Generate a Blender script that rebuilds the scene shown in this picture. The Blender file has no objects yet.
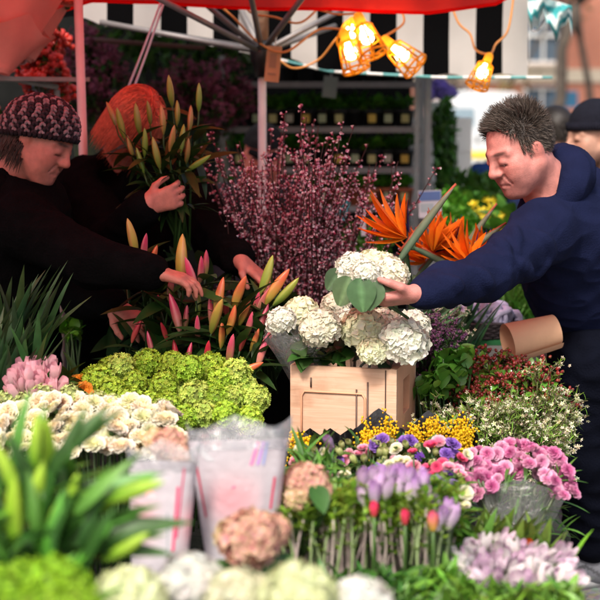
import bpy, math, random
import numpy as np
from mathutils import Vector, Matrix

rng = np.random.default_rng(7)
random.seed(7)
C = bpy.context.scene.collection

# ------------------------------------------------------------------ camera, world, sun, exposure
SC = bpy.context.scene
CAM_H = 1.5
TILT = math.radians(7.75)
FPX = 1432.0
cam_data = bpy.data.cameras.new('camera')
cam_data.lens = 36.0 * FPX / 600.0
cam_data.sensor_width = 36.0
cam_data.clip_start = 0.05
cam_data.clip_end = 400.0
cam_data.dof.use_dof = True
cam_data.dof.focus_distance = 3.72
cam_data.dof.aperture_fstop = 3.2
cam = bpy.data.objects.new('camera', cam_data)
C.objects.link(cam)
cam.location = (0, 0, CAM_H)
cam.rotation_euler = (math.pi / 2 - TILT, 0, 0)
SC.camera = cam

SUN_EL = math.radians(50)
SUN_TRAVEL = Vector((0.22, 0.76, 0))           # horizontal direction in which the light travels
SUN_TRAVEL.normalize()
world = bpy.data.worlds.new('World')
SC.world = world
world.use_nodes = True
wn = world.node_tree.nodes
wl = world.node_tree.links
bg = wn.get('Background') or wn.new('ShaderNodeBackground')
sky = wn.new('ShaderNodeTexSky')
sky.sky_type = 'NISHITA'
sky.sun_disc = False
sky.sun_elevation = SUN_EL
sky.sun_rotation = math.atan2(-SUN_TRAVEL.x, -SUN_TRAVEL.y)
sky.air_density = 1.0
sky.dust_density = 7.0
wl.new(sky.outputs[0], bg.inputs[0])
bg.inputs[1].default_value = 0.092
sun_data = bpy.data.lights.new('sun', 'SUN')
sun_data.energy = 1.5
sun_data.angle = math.radians(10)
sun_data.color = (1.0, 0.95, 0.87)
sun = bpy.data.objects.new('sun', sun_data)
C.objects.link(sun)
sd = Vector((SUN_TRAVEL.x * math.cos(SUN_EL), SUN_TRAVEL.y * math.cos(SUN_EL), -math.sin(SUN_EL)))
sun.rotation_euler = sd.to_track_quat('-Z', 'Y').to_euler()
sun.location = (-1, -3, 6)
SC.view_settings.view_transform = 'Standard'
SC.view_settings.look = 'None'
SC.view_settings.gamma = 1.0
SC.view_settings.use_curve_mapping = False
SC.view_settings.exposure = 1.25
SC.cycles.use_denoising = True
SC.cycles.max_bounces = 6
SC.cycles.diffuse_bounces = 3
SC.cycles.transparent_max_bounces = 12
SC.cycles.sample_clamp_indirect = 4.0

# ------------------------------------------------------------------ helpers
CT, ST = math.cos(TILT), math.sin(TILT)
def P(px, py, d):
    """point of the place seen at photo pixel (px, py), d metres along the view axis"""
    xc = (px - 300.0) / FPX * d
    yc = -(py - 300.0) / FPX * d
    return Vector((xc, d * CT + yc * ST, CAM_H - d * ST + yc * CT))

def S(px, d):
    return px / FPX * d

def lin(h):
    h = h.lstrip('#')
    out = []
    for i in (0, 2, 4):
        c = int(h[i:i + 2], 16) / 255.0
        out.append(c / 12.92 if c <= 0.04045 else ((c + 0.055) / 1.055) ** 2.4)
    return tuple(out)

def norm(v):
    v = np.asarray(v, float)
    n = np.linalg.norm(v, axis=-1, keepdims=True)
    return v / np.maximum(n, 1e-9)

MATS = {}
def nodes_of(m):
    m.use_nodes = True
    nt = m.node_tree
    return nt, nt.nodes, nt.links

def mat(name, col=None, rough=0.6, var=0.12, scale=12.0, bump=0.0, bscale=60.0, trans=0.0, metal=0.0,
        attr=False, objvar=0.0, spec=0.5, sub=0.0, coat=0.0, transcol=None, alpha=1.0, sheen=0.0):
    """procedural material: colour (or the mesh's own colour attribute) broken up by noise, optional bump and translucency"""
    if name in MATS: return MATS[name]
    m = bpy.data.materials.new(name)
    nt, N, L = nodes_of(m)
    bs = N.get('Principled BSDF')
    out = N.get('Material Output')
    bs.inputs['Roughness'].default_value = rough
    bs.inputs['Metallic'].default_value = metal
    bs.inputs['Specular IOR Level'].default_value = spec
    if coat: bs.inputs['Coat Weight'].default_value = coat
    if sheen: bs.inputs['Sheen Weight'].default_value = sheen
    if sub:
        bs.inputs['Subsurface Weight'].default_value = sub
        bs.inputs['Subsurface Radius'].default_value = (1.0, 0.35, 0.2)
        bs.inputs['Subsurface Scale'].default_value = 0.008
    tc = N.new('ShaderNodeTexCoord')
    if attr:
        a = N.new('ShaderNodeAttribute'); a.attribute_name = 'Col'
        base = a.outputs['Color']
    else:
        a = N.new('ShaderNodeRGB'); a.outputs[0].default_value = (*col, 1)
        base = a.outputs[0]
    noi = N.new('ShaderNodeTexNoise'); noi.inputs['Scale'].default_value = scale; noi.inputs['Detail'].default_value = 4
    L.new(tc.outputs['Object'], noi.inputs['Vector'])
    mr = N.new('ShaderNodeMapRange'); mr.inputs[1].default_value = 0.25; mr.inputs[2].default_value = 0.75
    mr.inputs[3].default_value = 1 - var; mr.inputs[4].default_value = 1 + var
    L.new(noi.outputs['Fac'], mr.inputs[0])
    val = mr.outputs[0]
    if objvar:
        oi = N.new('ShaderNodeObjectInfo')
        m2 = N.new('ShaderNodeMapRange'); m2.inputs[3].default_value = 1 - objvar; m2.inputs[4].default_value = 1 + objvar
        L.new(oi.outputs['Random'], m2.inputs[0])
        mu = N.new('ShaderNodeMath'); mu.operation = 'MULTIPLY'
        L.new(val, mu.inputs[0]); L.new(m2.outputs[0], mu.inputs[1]); val = mu.outputs[0]
    hs = N.new('ShaderNodeHueSaturation')
    L.new(base, hs.inputs['Color']); L.new(val, hs.inputs['Value'])
    color = hs.outputs[0]
    L.new(color, bs.inputs['Base Color'])
    if bump:
        n2 = N.new('ShaderNodeTexNoise'); n2.inputs['Scale'].default_value = bscale; n2.inputs['Detail'].default_value = 5
        L.new(tc.outputs['Object'], n2.inputs['Vector'])
        bp = N.new('ShaderNodeBump'); bp.inputs['Strength'].default_value = bump; bp.inputs['Distance'].default_value = 0.01
        L.new(n2.outputs['Fac'], bp.inputs['Height']); L.new(bp.outputs[0], bs.inputs['Normal'])
    if trans:
        tr = N.new('ShaderNodeBsdfTranslucent')
        if transcol: tr.inputs[0].default_value = (*transcol, 1)
        else: L.new(color, tr.inputs[0])
        mx = N.new('ShaderNodeMixShader'); mx.inputs[0].default_value = trans
        L.new(bs.outputs[0], mx.inputs[1]); L.new(tr.outputs[0], mx.inputs[2])
        L.new(mx.outputs[0], out.inputs[0])
    if alpha < 1: bs.inputs['Alpha'].default_value = alpha
    MATS[name] = m
    return m

def film(name, tint=(0.9, 0.93, 0.95), haze=0.12, rough=0.12):
    """clear cellophane: mostly see-through with a glossy crinkled surface"""
    if name in MATS: return MATS[name]
    m = bpy.data.materials.new(name)
    nt, N, L = nodes_of(m)
    N.remove(N.get('Principled BSDF'))
    out = N.get('Material Output')
    tp = N.new('ShaderNodeBsdfTransparent'); tp.inputs[0].default_value = (*tint, 1)
    gl = N.new('ShaderNodeBsdfGlossy'); gl.inputs['Roughness'].default_value = rough
    df = N.new('ShaderNodeBsdfDiffuse'); df.inputs[0].default_value = (0.8, 0.82, 0.85, 1)
    tc = N.new('ShaderNodeTexCoord')
    n2 = N.new('ShaderNodeTexNoise'); n2.inputs['Scale'].default_value = 22; n2.inputs['Detail'].default_value = 6
    n2.inputs['Distortion'].default_value = 1.5
    L.new(tc.outputs['Object'], n2.inputs['Vector'])
    bp = N.new('ShaderNodeBump'); bp.inputs['Strength'].default_value = 0.9; bp.inputs['Distance'].default_value = 0.03
    L.new(n2.outputs['Fac'], bp.inputs['Height'])
    L.new(bp.outputs[0], gl.inputs['Normal'])
    lw = N.new('ShaderNodeLayerWeight'); lw.inputs[0].default_value = 0.35
    L.new(bp.outputs[0], lw.inputs['Normal'])
    mr = N.new('ShaderNodeMapRange'); mr.inputs[3].default_value = 0.07; mr.inputs[4].default_value = 0.6
    L.new(lw.outputs['Facing'], mr.inputs[0])
    m1 = N.new('ShaderNodeMixShader'); m1.inputs[0].default_value = haze
    L.new(tp.outputs[0], m1.inputs[1]); L.new(df.outputs[0], m1.inputs[2])
    m2 = N.new('ShaderNodeMixShader')
    L.new(mr.outputs[0], m2.inputs[0]); L.new(m1.outputs[0], m2.inputs[1]); L.new(gl.outputs[0], m2.inputs[2])
    L.new(m2.outputs[0], out.inputs[0])
    MATS[name] = m
    return m

class MB:
    """collects geometry with a colour per vertex; build() links it as ONE mesh object"""
    def __init__(s):
        s.v = []; s.c = []; s.f = []; s.n = 0; s.mi = []
    def add(s, V, F, col=(0.5, 0.5, 0.5), mi=0):
        V = np.asarray(V, float).reshape(-1, 3)
        c = np.asarray(col, float)
        if c.ndim == 1: c = np.broadcast_to(c, (len(V), 3))
        s.v.append(V); s.c.append(c)
        for f in F: s.f.append(tuple(i + s.n for i in f))
        s.mi += [mi] * len(F)
        s.n += len(V)
        return s
    def inst(s, T, R, L, scale=1.0, tint=None, mi=0):
        """T=(V,F,Ccol) template; R (m,3,3), L (m,3), scale scalar/(m,)/(m,3), tint (m,3) multiplies colour"""
        V, F, c = T
        R = np.asarray(R, float); L = np.asarray(L, float)
        m = len(L)
        sc = np.asarray(scale, float)
        if sc.ndim == 0: sc = np.full((m, 3), float(sc))
        elif sc.ndim == 1: sc = np.repeat(sc[:, None], 3, 1)
        W = np.einsum('mij,mnj->mni', R, V[None] * sc[:, None, :]) + L[:, None, :]
        c = np.asarray(c, float)
        if c.ndim == 1: c = np.broadcast_to(c, (len(V), 3))
        cc = np.broadcast_to(c[None], (m, len(V), 3))
        if tint is not None: cc = cc * np.asarray(tint)[:, None, :]
        s.v.append(W.reshape(-1, 3)); s.c.append(cc.reshape(-1, 3))
        nv = len(V)
        for k in range(m):
            o = s.n + k * nv
            for f in F: s.f.append(tuple(i + o for i in f))
        s.mi += [mi] * (len(F) * m)
        s.n += nv * m
        return s
    def box(s, c, size, R=None, col=(0.5, 0.5, 0.5), mi=0):
        h = np.asarray(size, float) / 2
        V = np.array([(x, y, z) for x in (-1, 1) for y in (-1, 1) for z in (-1, 1)], float) * h
        if R is not None: V = V @ np.asarray(R).T
        V = V + np.asarray(c, float)
        F = [(0, 1, 3, 2), (4, 6, 7, 5), (0, 4, 5, 1), (2, 3, 7, 6), (0, 2, 6, 4), (1, 5, 7, 3)]
        return s.add(V, F, col, mi)
    def tube(s, pts, rad, sides=6, col=(0.5, 0.5, 0.5), cap=True, mi=0):
        pts = np.asarray([tuple(p) for p in pts], float)
        n = len(pts)
        rad = np.asarray(rad, float)
        if rad.ndim == 0: rad = np.full(n, float(rad))
        t = np.gradient(pts, axis=0)
        t = norm(t)
        ref = np.array([0, 0, 1.0]) if abs(t[0][2]) < 0.9 else np.array([1.0, 0, 0])
        u = norm(np.cross(t[0], ref)); V = []
        for i in range(n):
            u = norm(u - t[i] * np.dot(u, t[i])); w = np.cross(t[i], u)
            for k in range(sides):
                a = 2 * math.pi * k / sides
                V.append(pts[i] + rad[i] * (math.cos(a) * u + math.sin(a) * w))
        F = []
        for i in range(n - 1):
            for k in range(sides):
                a = i * sides + k; b = i * sides + (k + 1) % sides
                F.append((a, b, b + sides, a + sides))
        if cap:
            F.append(tuple(range(sides))[::-1]); F.append(tuple(range((n - 1) * sides, n * sides)))
        c = np.asarray(col, float)
        if c.ndim == 2: c = np.repeat(c, sides, 0)
        return s.add(V, F, c, mi)
    def lathe(s, prof, sides=16, org=(0, 0, 0), R=None, col=(0.5, 0.5, 0.5), mi=0, wob=None):
        V = []
        for r, z in prof:
            for k in range(sides):
                a = 2 * math.pi * k / sides
                q = r * (1 + (wob(a, z) if wob else 0))
                V.append((q * math.cos(a), q * math.sin(a), z))
        V = np.array(V)
        if R is not None: V = V @ np.asarray(R).T
        V = V + np.asarray(org, float)
        F = []
        for i in range(len(prof) - 1):
            for k in range(sides):
                a = i * sides + k; b = i * sides + (k + 1) % sides
                F.append((a, b, b + sides, a + sides))
        c = np.asarray(col, float)
        if c.ndim == 2: c = np.repeat(c, sides, 0)
        return s.add(V, F, c, mi)
    def mesh(s, name, mats, smooth=True):
        me = bpy.data.meshes.new(name)
        V = np.concatenate(s.v) if s.v else np.zeros((0, 3))
        me.from_pydata(V.tolist(), [], s.f)
        cc = np.concatenate(s.c)
        at = me.color_attributes.new('Col', 'FLOAT_COLOR', 'POINT')
        buf = np.ones((len(V), 4), np.float32); buf[:, :3] = np.clip(cc, 0, 1)
        at.data.foreach_set('color', buf.ravel())
        for m in (mats if isinstance(mats, (list, tuple)) else [mats]): me.materials.append(m)
        if any(s.mi): me.polygons.foreach_set('material_index', s.mi)
        if smooth: me.polygons.foreach_set('use_smooth', [True] * len(me.polygons))
        me.update()
        return me
    def build(s, name, mats, parent=None, loc=(0, 0, 0), smooth=True):
        o = bpy.data.objects.new(name, s.mesh(name, mats, smooth))
        C.objects.link(o)
        o.location = loc
        if parent is not None: o.parent = parent
        return o

def tag(o, label=None, cat=None, group=None, kind=None):
    if label: o['label'] = label
    if cat: o['category'] = cat
    if group: o['group'] = group
    if kind: o['kind'] = kind
    return o

def thing(name, label, cat, loc=(0, 0, 0), group=None):
    o = bpy.data.objects.new(name, None)
    o.empty_display_size = 0.05
    C.objects.link(o); o.location = loc
    return tag(o, label, cat, group)

def place(name, me, parent, loc, R=None, scale=1.0):
    o = bpy.data.objects.new(name, me)
    C.objects.link(o)
    o.parent = parent
    M = np.eye(3) if R is None else np.asarray(R)
    sc = np.asarray(scale, float)
    if sc.ndim == 0: sc = np.full(3, float(sc))
    M4 = Matrix([[M[i][j] * sc[j] for j in range(3)] + [float(loc[i])] for i in range(3)] + [[0, 0, 0, 1]])
    o.matrix_local = M4
    return o

def copy_tree(o, parent=None):
    c = o.copy(); C.objects.link(c)
    if parent is not None: c.parent = parent
    for ch in list(o.children): copy_tree(ch, c)
    return c

def frames_z(D, spin=None):
    """(m,3,3) rotations taking +Z to D, spun about it"""
    D = norm(D); m = len(D)
    ref = np.where(np.abs(D[:, 2:3]) < 0.95, np.array([[0, 0, 1.0]]), np.array([[1.0, 0, 0]]))
    X = norm(np.cross(ref, D)); Y = np.cross(D, X)
    a = rng.uniform(0, 2 * np.pi, m) if spin is None else np.broadcast_to(spin, (m,))
    c, s_ = np.cos(a)[:, None], np.sin(a)[:, None]
    X2 = c * X + s_ * Y; Y2 = -s_ * X + c * Y
    return np.stack([X2, Y2, D], -1)

def frames_x(D, up=(0, 0, 1), roll=None):
    """rotations taking +X to D with +Z near up"""
    D = norm(D); m = len(D)
    up = np.broadcast_to(np.asarray(up, float), (m, 3))
    Y = np.cross(up, D)
    bad = np.linalg.norm(Y, axis=1) < 1e-3
    Y[bad] = np.cross(np.array([1.0, 0, 0]), D[bad])
    Y = norm(Y); Z = np.cross(D, Y)
    if roll is not None:
        c, s_ = np.cos(roll)[:, None], np.sin(roll)[:, None]
        Y, Z = c * Y + s_ * Z, -s_ * Y + c * Z
    return np.stack([D, Y, Z], -1)

def sphere_dirs(n, zmin=-1.0, jit=0.0):
    i = np.arange(n) + 0.5
    z = 1 - (1 - zmin) * i / n
    a = i * 2.399963
    r = np.sqrt(np.maximum(0, 1 - z * z))
    D = np.stack([r * np.cos(a), r * np.sin(a), z], 1)
    if jit: D = norm(D + rng.normal(0, jit, D.shape))
    return D

# ------------------------------------------------------------------ templates (V, F, colour)
def strip(nv, nu, fpos, col0, col1=None, cw=1.0):
    """grid along X (0..1) by Y; fpos(u in -1..1, t in 0..1) -> xyz"""
    V = []; c = []
    c0 = np.array(col0); c1 = np.array(col1 if col1 is not None else col0)
    for i in range(nv + 1):
        t = i / nv
        for j in range(nu + 1):
            u = -1 + 2 * j / nu
            V.append(fpos(u, t)); c.append(c0 + (c1 - c0) * t ** cw)
    F = []
    for i in range(nv):
        for j in range(nu):
            a = i * (nu + 1) + j
            F.append((a, a + 1, a + nu + 2, a + nu + 1))
    return np.array(V, float), F, np.array(c)

def leaf_t(w=0.16, droop=0.25, fold=0.35, col0=(0.03, 0.09, 0.015), col1=None, nv=6, sharp=0.8, twist=0.0):
    def f(u, t):
        ww = w * (math.sin(math.pi * min(1, t ** sharp)) ** 0.8 + 0.04 * (1 - t))
        y = u * ww; z = -droop * t * t + abs(u) * ww * fold
        return (t, y, z)
    return strip(nv, 2, f, col0, col1)

def petal_t(w=0.4, cup=0.2, lift=0.0, round_=0.6, col0=(0.8, 0.8, 0.7), col1=None, nv=3, nu=2, x0=0.03):
    def f(u, t):
        ww = w * (math.sin(math.pi * (0.08 + 0.84 * t ** round_)) ** 0.7)
        x = x0 + t * (1 - x0) - 0.1 * abs(u) ** 2 * t
        return (x, u * ww, lift * t + cup * (u * u) * ww + cup * t * t * 0.6)
    return strip(nv, nu, f, col0, col1)

def rotz(a):
    c, s_ = math.cos(a), math.sin(a)
    return np.array([[c, -s_, 0], [s_, c, 0], [0, 0, 1.0]])
def rotx(a):
    c, s_ = math.cos(a), math.sin(a)
    return np.array([[1.0, 0, 0], [0, c, -s_], [0, s_, c]])
def roty(a):
    c, s_ = math.cos(a), math.sin(a)
    return np.array([[c, 0, s_], [0, 1.0, 0], [-s_, 0, c]])

def whorl(pet, n, tilt=0.0, phase=0.0, jit=0.0):
    """n petals round Z, each pitched up by tilt"""
    V = []; F = []; c = []; o = 0
    for k in range(n):
        a = phase + 2 * math.pi * k / n + (random.uniform(-jit, jit) if jit else 0)
        R = rotz(a) @ roty(-tilt)
        V.append(pet[0] @ R.T); c.append(pet[2])
        F += [tuple(i + o for i in f) for f in pet[1]]; o += len(pet[0])
    return np.concatenate(V), F, np.concatenate(c)

def join_t(*ts):
    V = []; F = []; c = []; o = 0
    for t in ts:
        V.append(t[0]); cc = np.asarray(t[2], float)
        if cc.ndim == 1: cc = np.broadcast_to(cc, (len(t[0]), 3))
        c.append(cc); F += [tuple(i + o for i in f) for f in t[1]]; o += len(t[0])
    return np.concatenate(V), F, np.concatenate(c)

def xf(t, R=None, s=1.0, loc=(0, 0, 0)):
    V = t[0] * np.asarray(s, float)
    if R is not None: V = V @ np.asarray(R).T
    return V + np.asarray(loc, float), t[1], t[2]

def ball_t(r=1.0, seg=6, rings=4, col=(0.5, 0.5, 0.5)):
    V = [(0, 0, r)]; F = []
    for i in range(1, rings):
        th = math.pi * i / rings
        for k in range(seg):
            a = 2 * math.pi * k / seg
            V.append((r * math.sin(th) * math.cos(a), r * math.sin(th) * math.sin(a), r * math.cos(th)))
    V.append((0, 0, -r))
    for k in range(seg): F.append((0, 1 + k, 1 + (k + 1) % seg))
    for i in range(rings - 2):
        for k in range(seg):
            a = 1 + i * seg + k; b = 1 + i * seg + (k + 1) % seg
            F.append((a, a + seg, b + seg, b))
    l = len(V) - 1; o = 1 + (rings - 2) * seg
    for k in range(seg): F.append((l, o + (k + 1) % seg, o + k))
    return np.array(V, float), F, np.broadcast_to(np.array(col, float), (len(V), 3))

# ------------------------------------------------------------------ smooth solids for bodies and clothes
def sdf_mesh(prims, vox, pad=0.02):
    """prims: dicts type cap/ell with k (blend) and op; returns verts, quads of the blended surface"""
    lo = np.full(3, 1e9); hi = np.full(3, -1e9)
    for p in prims:
        if p.get('op', 1) > 0:
            a, b = p['box']; lo = np.minimum(lo, a); hi = np.maximum(hi, b)
    lo -= pad; hi += pad
    n = np.ceil((hi - lo) / vox).astype(int) + 1
    d = np.full(n, 0.2, np.float32)
    for p in prims:
        k = p['k']; a, b = p['box']
        mg = k + 3 * vox + 0.012
        i0 = np.maximum(0, np.floor((a - mg - lo) / vox).astype(int)); i1 = np.minimum(n, np.ceil((b + mg - lo) / vox).astype(int) + 1)
        if np.any(i1 <= i0): continue
        g = [lo[q] + vox * np.arange(i0[q], i1[q], dtype=np.float32) for q in range(3)]
        X = np.stack(np.meshgrid(*g, indexing='ij'), -1).astype(np.float32)
        v = p['fn'](X)
        sl = tuple(slice(i0[q], i1[q]) for q in range(3))
        o = d[sl]
        if p.get('op', 1) > 0:
            h = np.clip(0.5 + 0.5 * (o - v) / k, 0, 1)
            d[sl] = o * (1 - h) + v * h - k * h * (1 - h)
        else:
            h = np.clip(0.5 - 0.5 * (o + v) / k, 0, 1)
            d[sl] = o * (1 - h) - v * h + k * h * (1 - h)
    s = d < 0
    cnt = np.zeros(n - 1, np.int8)
    for i in (0, 1):
        for j in (0, 1):
            for k in (0, 1):
                cnt += s[i:n[0] - 1 + i, j:n[1] - 1 + j, k:n[2] - 1 + k]
    act = np.argwhere((cnt > 0) & (cnt < 8))
    idx = np.full(n - 1, -1, np.int32)
    idx[tuple(act.T)] = np.arange(len(act))
    acc = np.zeros((len(act), 3)); num = np.zeros(len(act))
    for ax in range(3):
        for i in (0, 1):
            for j in (0, 1):
                o = np.zeros(3, int); others = [q for q in range(3) if q != ax]
                o[others[0]] = i; o[others[1]] = j
                A = act + o; e = np.zeros(3, int); e[ax] = 1; B = A + e
                da = d[tuple(A.T)]; db = d[tuple(B.T)]
                m = (da < 0) != (db < 0)
                t = np.where(m, da / np.where(m, da - db, 1), 0)
                pt = A.astype(float); pt[:, ax] += t
                acc += pt * m[:, None]; num += m
    V = lo + vox * acc / num[:, None]
    Q = []
    for ax in range(3):
        o1, o2 = [q for q in range(3) if q != ax]
        sa = [slice(None)] * 3; sb = [slice(None)] * 3
        sa[ax] = slice(0, n[ax] - 1); sb[ax] = slice(1, n[ax])
        ch = s[tuple(sa)] != s[tuple(sb)]
        E = np.argwhere(ch)
        ok = (E[:, o1] > 0) & (E[:, o2] > 0) & (E[:, o1] < n[o1] - 1) & (E[:, o2] < n[o2] - 1)
        E = E[ok]
        def cell(du, dv):
            c = E.copy(); c[:, o1] -= du; c[:, o2] -= dv
            return idx[tuple(c.T)]
        q = np.stack([cell(1, 1), cell(0, 1), cell(0, 0), cell(1, 0)], 1)
        inside = s[tuple(E.T)]
        flip = inside if ax != 1 else ~inside
        q[~flip] = q[~flip][:, ::-1]
        Q.append(q)
    Q = np.concatenate(Q)
    Q = Q[(Q >= 0).all(1)]
    return V, Q

def relax(V, Q, it=2, lam=0.5):
    for _ in range(it):
        acc = np.zeros_like(V); cnt = np.zeros(len(V))
        for a, b in ((0, 1), (1, 2), (2, 3), (3, 0)):
            np.add.at(acc, Q[:, a], V[Q[:, b]]); np.add.at(acc, Q[:, b], V[Q[:, a]])
            np.add.at(cnt, Q[:, a], 1); np.add.at(cnt, Q[:, b], 1)
        V = V + lam * (acc / np.maximum(cnt, 1)[:, None] - V)
    return V

def vnormals(V, Q):
    fn = np.cross(V[Q[:, 2]] - V[Q[:, 0]], V[Q[:, 3]] - V[Q[:, 1]])
    N = np.zeros_like(V)
    for k in range(4): np.add.at(N, Q[:, k], fn)
    return norm(N)

def cap(a, b, ra, rb=None, k=0.02, op=1):
    a = np.array(tuple(a), np.float32); b = np.array(tuple(b), np.float32)
    rb = ra if rb is None else rb
    ab = b - a; L2 = max(float(ab @ ab), 1e-9)
    def fn(X):
        t = np.clip(((X - a) @ ab) / L2, 0, 1)
        return np.linalg.norm(X - a - t[..., None] * ab, axis=-1) - (ra + (rb - ra) * t)
    r = max(ra, rb)
    return dict(fn=fn, k=k, op=op, box=(np.minimum(a, b) - r, np.maximum(a, b) + r))

def ell(c, r, R=None, k=0.02, op=1):
    c = np.array(tuple(c), np.float32); r = np.array(r, np.float32)
    R = np.eye(3, dtype=np.float32) if R is None else np.asarray(R, np.float32)
    def fn(X):
        q = (X - c) @ R
        k0 = np.linalg.norm(q / r, axis=-1); k1 = np.linalg.norm(q / (r * r), axis=-1)
        return np.where(k1 > 1e-6, k0 * (k0 - 1) / np.maximum(k1, 1e-6), -r.min())
    e = np.sqrt(((R * r) ** 2).sum(1))
    return dict(fn=fn, k=k, op=op, box=(c - e, c + e))

def solid(name, prims, vox, material, parent, color, smooth_it=2, fold=None):
    V, Q = sdf_mesh(prims, vox)
    V = relax(V, Q, smooth_it)
    if fold is not None:
        N = vnormals(V, Q); V = V + N * fold(V, N)[:, None]
    org = np.array(parent.location)
    col = color(V) if callable(color) else np.broadcast_to(np.array(color), V.shape)
    me = bpy.data.meshes.new(name)
    me.vertices.add(len(V)); me.vertices.foreach_set('co', (V - org).astype(np.float32).ravel())
    me.loops.add(len(Q) * 4); me.loops.foreach_set('vertex_index', Q.astype(np.int32).ravel())
    me.polygons.add(len(Q)); me.polygons.foreach_set('loop_start', np.arange(len(Q), dtype=np.int32) * 4)
    me.update(calc_edges=True); me.validate()
    me.polygons.foreach_set('use_smooth', [True] * len(me.polygons))
    at = me.color_attributes.new('Col', 'FLOAT_COLOR', 'POINT')
    buf = np.ones((len(V), 4), np.float32); buf[:, :3] = col
    at.data.foreach_set('color', buf.ravel())
    me.materials.append(material)
    o = bpy.data.objects.new(name, me); C.objects.link(o); o.parent = parent
    return o
# ------------------------------------------------------------------ setting
def sheet(name, V, F, m, kind='structure', thick=0.0):
    mb = MB(); mb.add(V, F); o = mb.build(name, m, smooth=False); o['kind'] = kind
    return o

def rough_ground(name, c1, c2, scale, crack=0.0):
    m = bpy.data.materials.new(name)
    nt, N, L = nodes_of(m); bs = N['Principled BSDF']; bs.inputs['Roughness'].default_value = .85
    tc = N.new('ShaderNodeTexCoord')
    a = N.new('ShaderNodeTexNoise'); a.inputs['Scale'].default_value = scale; a.inputs['Detail'].default_value = 8
    b = N.new('ShaderNodeTexVoronoi'); b.inputs['Scale'].default_value = scale * 40
    L.new(tc.outputs['Object'], a.inputs['Vector']); L.new(tc.outputs['Object'], b.inputs['Vector'])
    cr = N.new('ShaderNodeValToRGB'); cr.color_ramp.elements[0].position = .3; cr.color_ramp.elements[1].position = .7
    cr.color_ramp.elements[0].color = (*c1, 1); cr.color_ramp.elements[1].color = (*c2, 1)
    L.new(a.outputs['Fac'], cr.inputs[0])
    mx = N.new('ShaderNodeMix'); mx.data_type = 'RGBA'; mx.blend_type = 'MULTIPLY'; mx.inputs[0].default_value = .45
    L.new(cr.outputs[0], mx.inputs[6]); L.new(b.outputs['Color'], mx.inputs[7]); L.new(mx.outputs[2], bs.inputs['Base Color'])
    bp = N.new('ShaderNodeBump'); bp.inputs['Strength'].default_value = .4; bp.inputs['Distance'].default_value = .01
    L.new(b.outputs['Distance'], bp.inputs['Height']); L.new(bp.outputs[0], bs.inputs['Normal'])
    return m

ground_m = rough_ground('worn_paving', (.17, .165, .16), (.27, .26, .25), 1.2)
road_m = rough_ground('asphalt', (.045, .045, .047), (.07, .07, .07), .8)
G = 150
sheet('ground', [(-G, -G, -.13), (G, -G, -.13), (G, 300, -.13), (-G, 300, -.13)], [(0, 1, 2, 3)], road_m)
mb = MB(); mb.box((0, 6, -.06), (40, 28, .12)); o = mb.build('pavement', ground_m, smooth=False); o['kind'] = 'structure'
mb = MB(); mb.box((0, 20.08, -.055), (40, .14, .13), col=(.3, .3, .3)); o = mb.build('kerb', mat('kerb_stone', (.33, .32, .31), .8, bump=.3), smooth=False); o['kind'] = 'structure'
mb = MB()
for k in range(12): mb.add([(-30 + k * 6, 27, -.126), (-27 + k * 6, 27, -.126), (-27 + k * 6, 27.12, -.126), (-30 + k * 6, 27.12, -.126)], [(0, 1, 2, 3)])
o = mb.build('road_marking', mat('road_paint', (.7, .7, .68), .7), smooth=False); o['kind'] = 'structure'
mb = MB(); mb.box((0, 39.5, -.06), (80, 8, .13)); o = mb.build('far_pavement', ground_m, smooth=False); o['kind'] = 'structure'

# ------------------------------------------------------------------ far street
def brick_mat():
    m = bpy.data.materials.new('red_brick')
    nt, N, L = nodes_of(m); bs = N['Principled BSDF']; bs.inputs['Roughness'].default_value = .9
    tc = N.new('ShaderNodeTexCoord'); mp = N.new('ShaderNodeMapping'); mp.inputs['Rotation'].default_value = (math.pi / 2, 0, 0)
    br = N.new('ShaderNodeTexBrick'); br.inputs['Scale'].default_value = 4.4
    br.inputs['Color1'].default_value = (.52, .17, .10, 1); br.inputs['Color2'].default_value = (.44, .14, .085, 1); br.inputs['Mortar'].default_value = (.42, .33, .27, 1)
    L.new(tc.outputs['Object'], mp.inputs[0]); L.new(mp.outputs[0], br.inputs['Vector']); L.new(br.outputs['Color'], bs.inputs['Base Color'])
    return m
M_brick = brick_mat()
M_white = mat('white_paint', (.78, .78, .76), .5, var=.05)
M_cream = mat('cream_render', (.55, .48, .38), .85, bump=.2)
M_glass = mat('window_glass', (.10, .14, .19), .08, var=.3, scale=1.5)
M_slate = mat('slate', (.10, .10, .11), .8)

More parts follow.
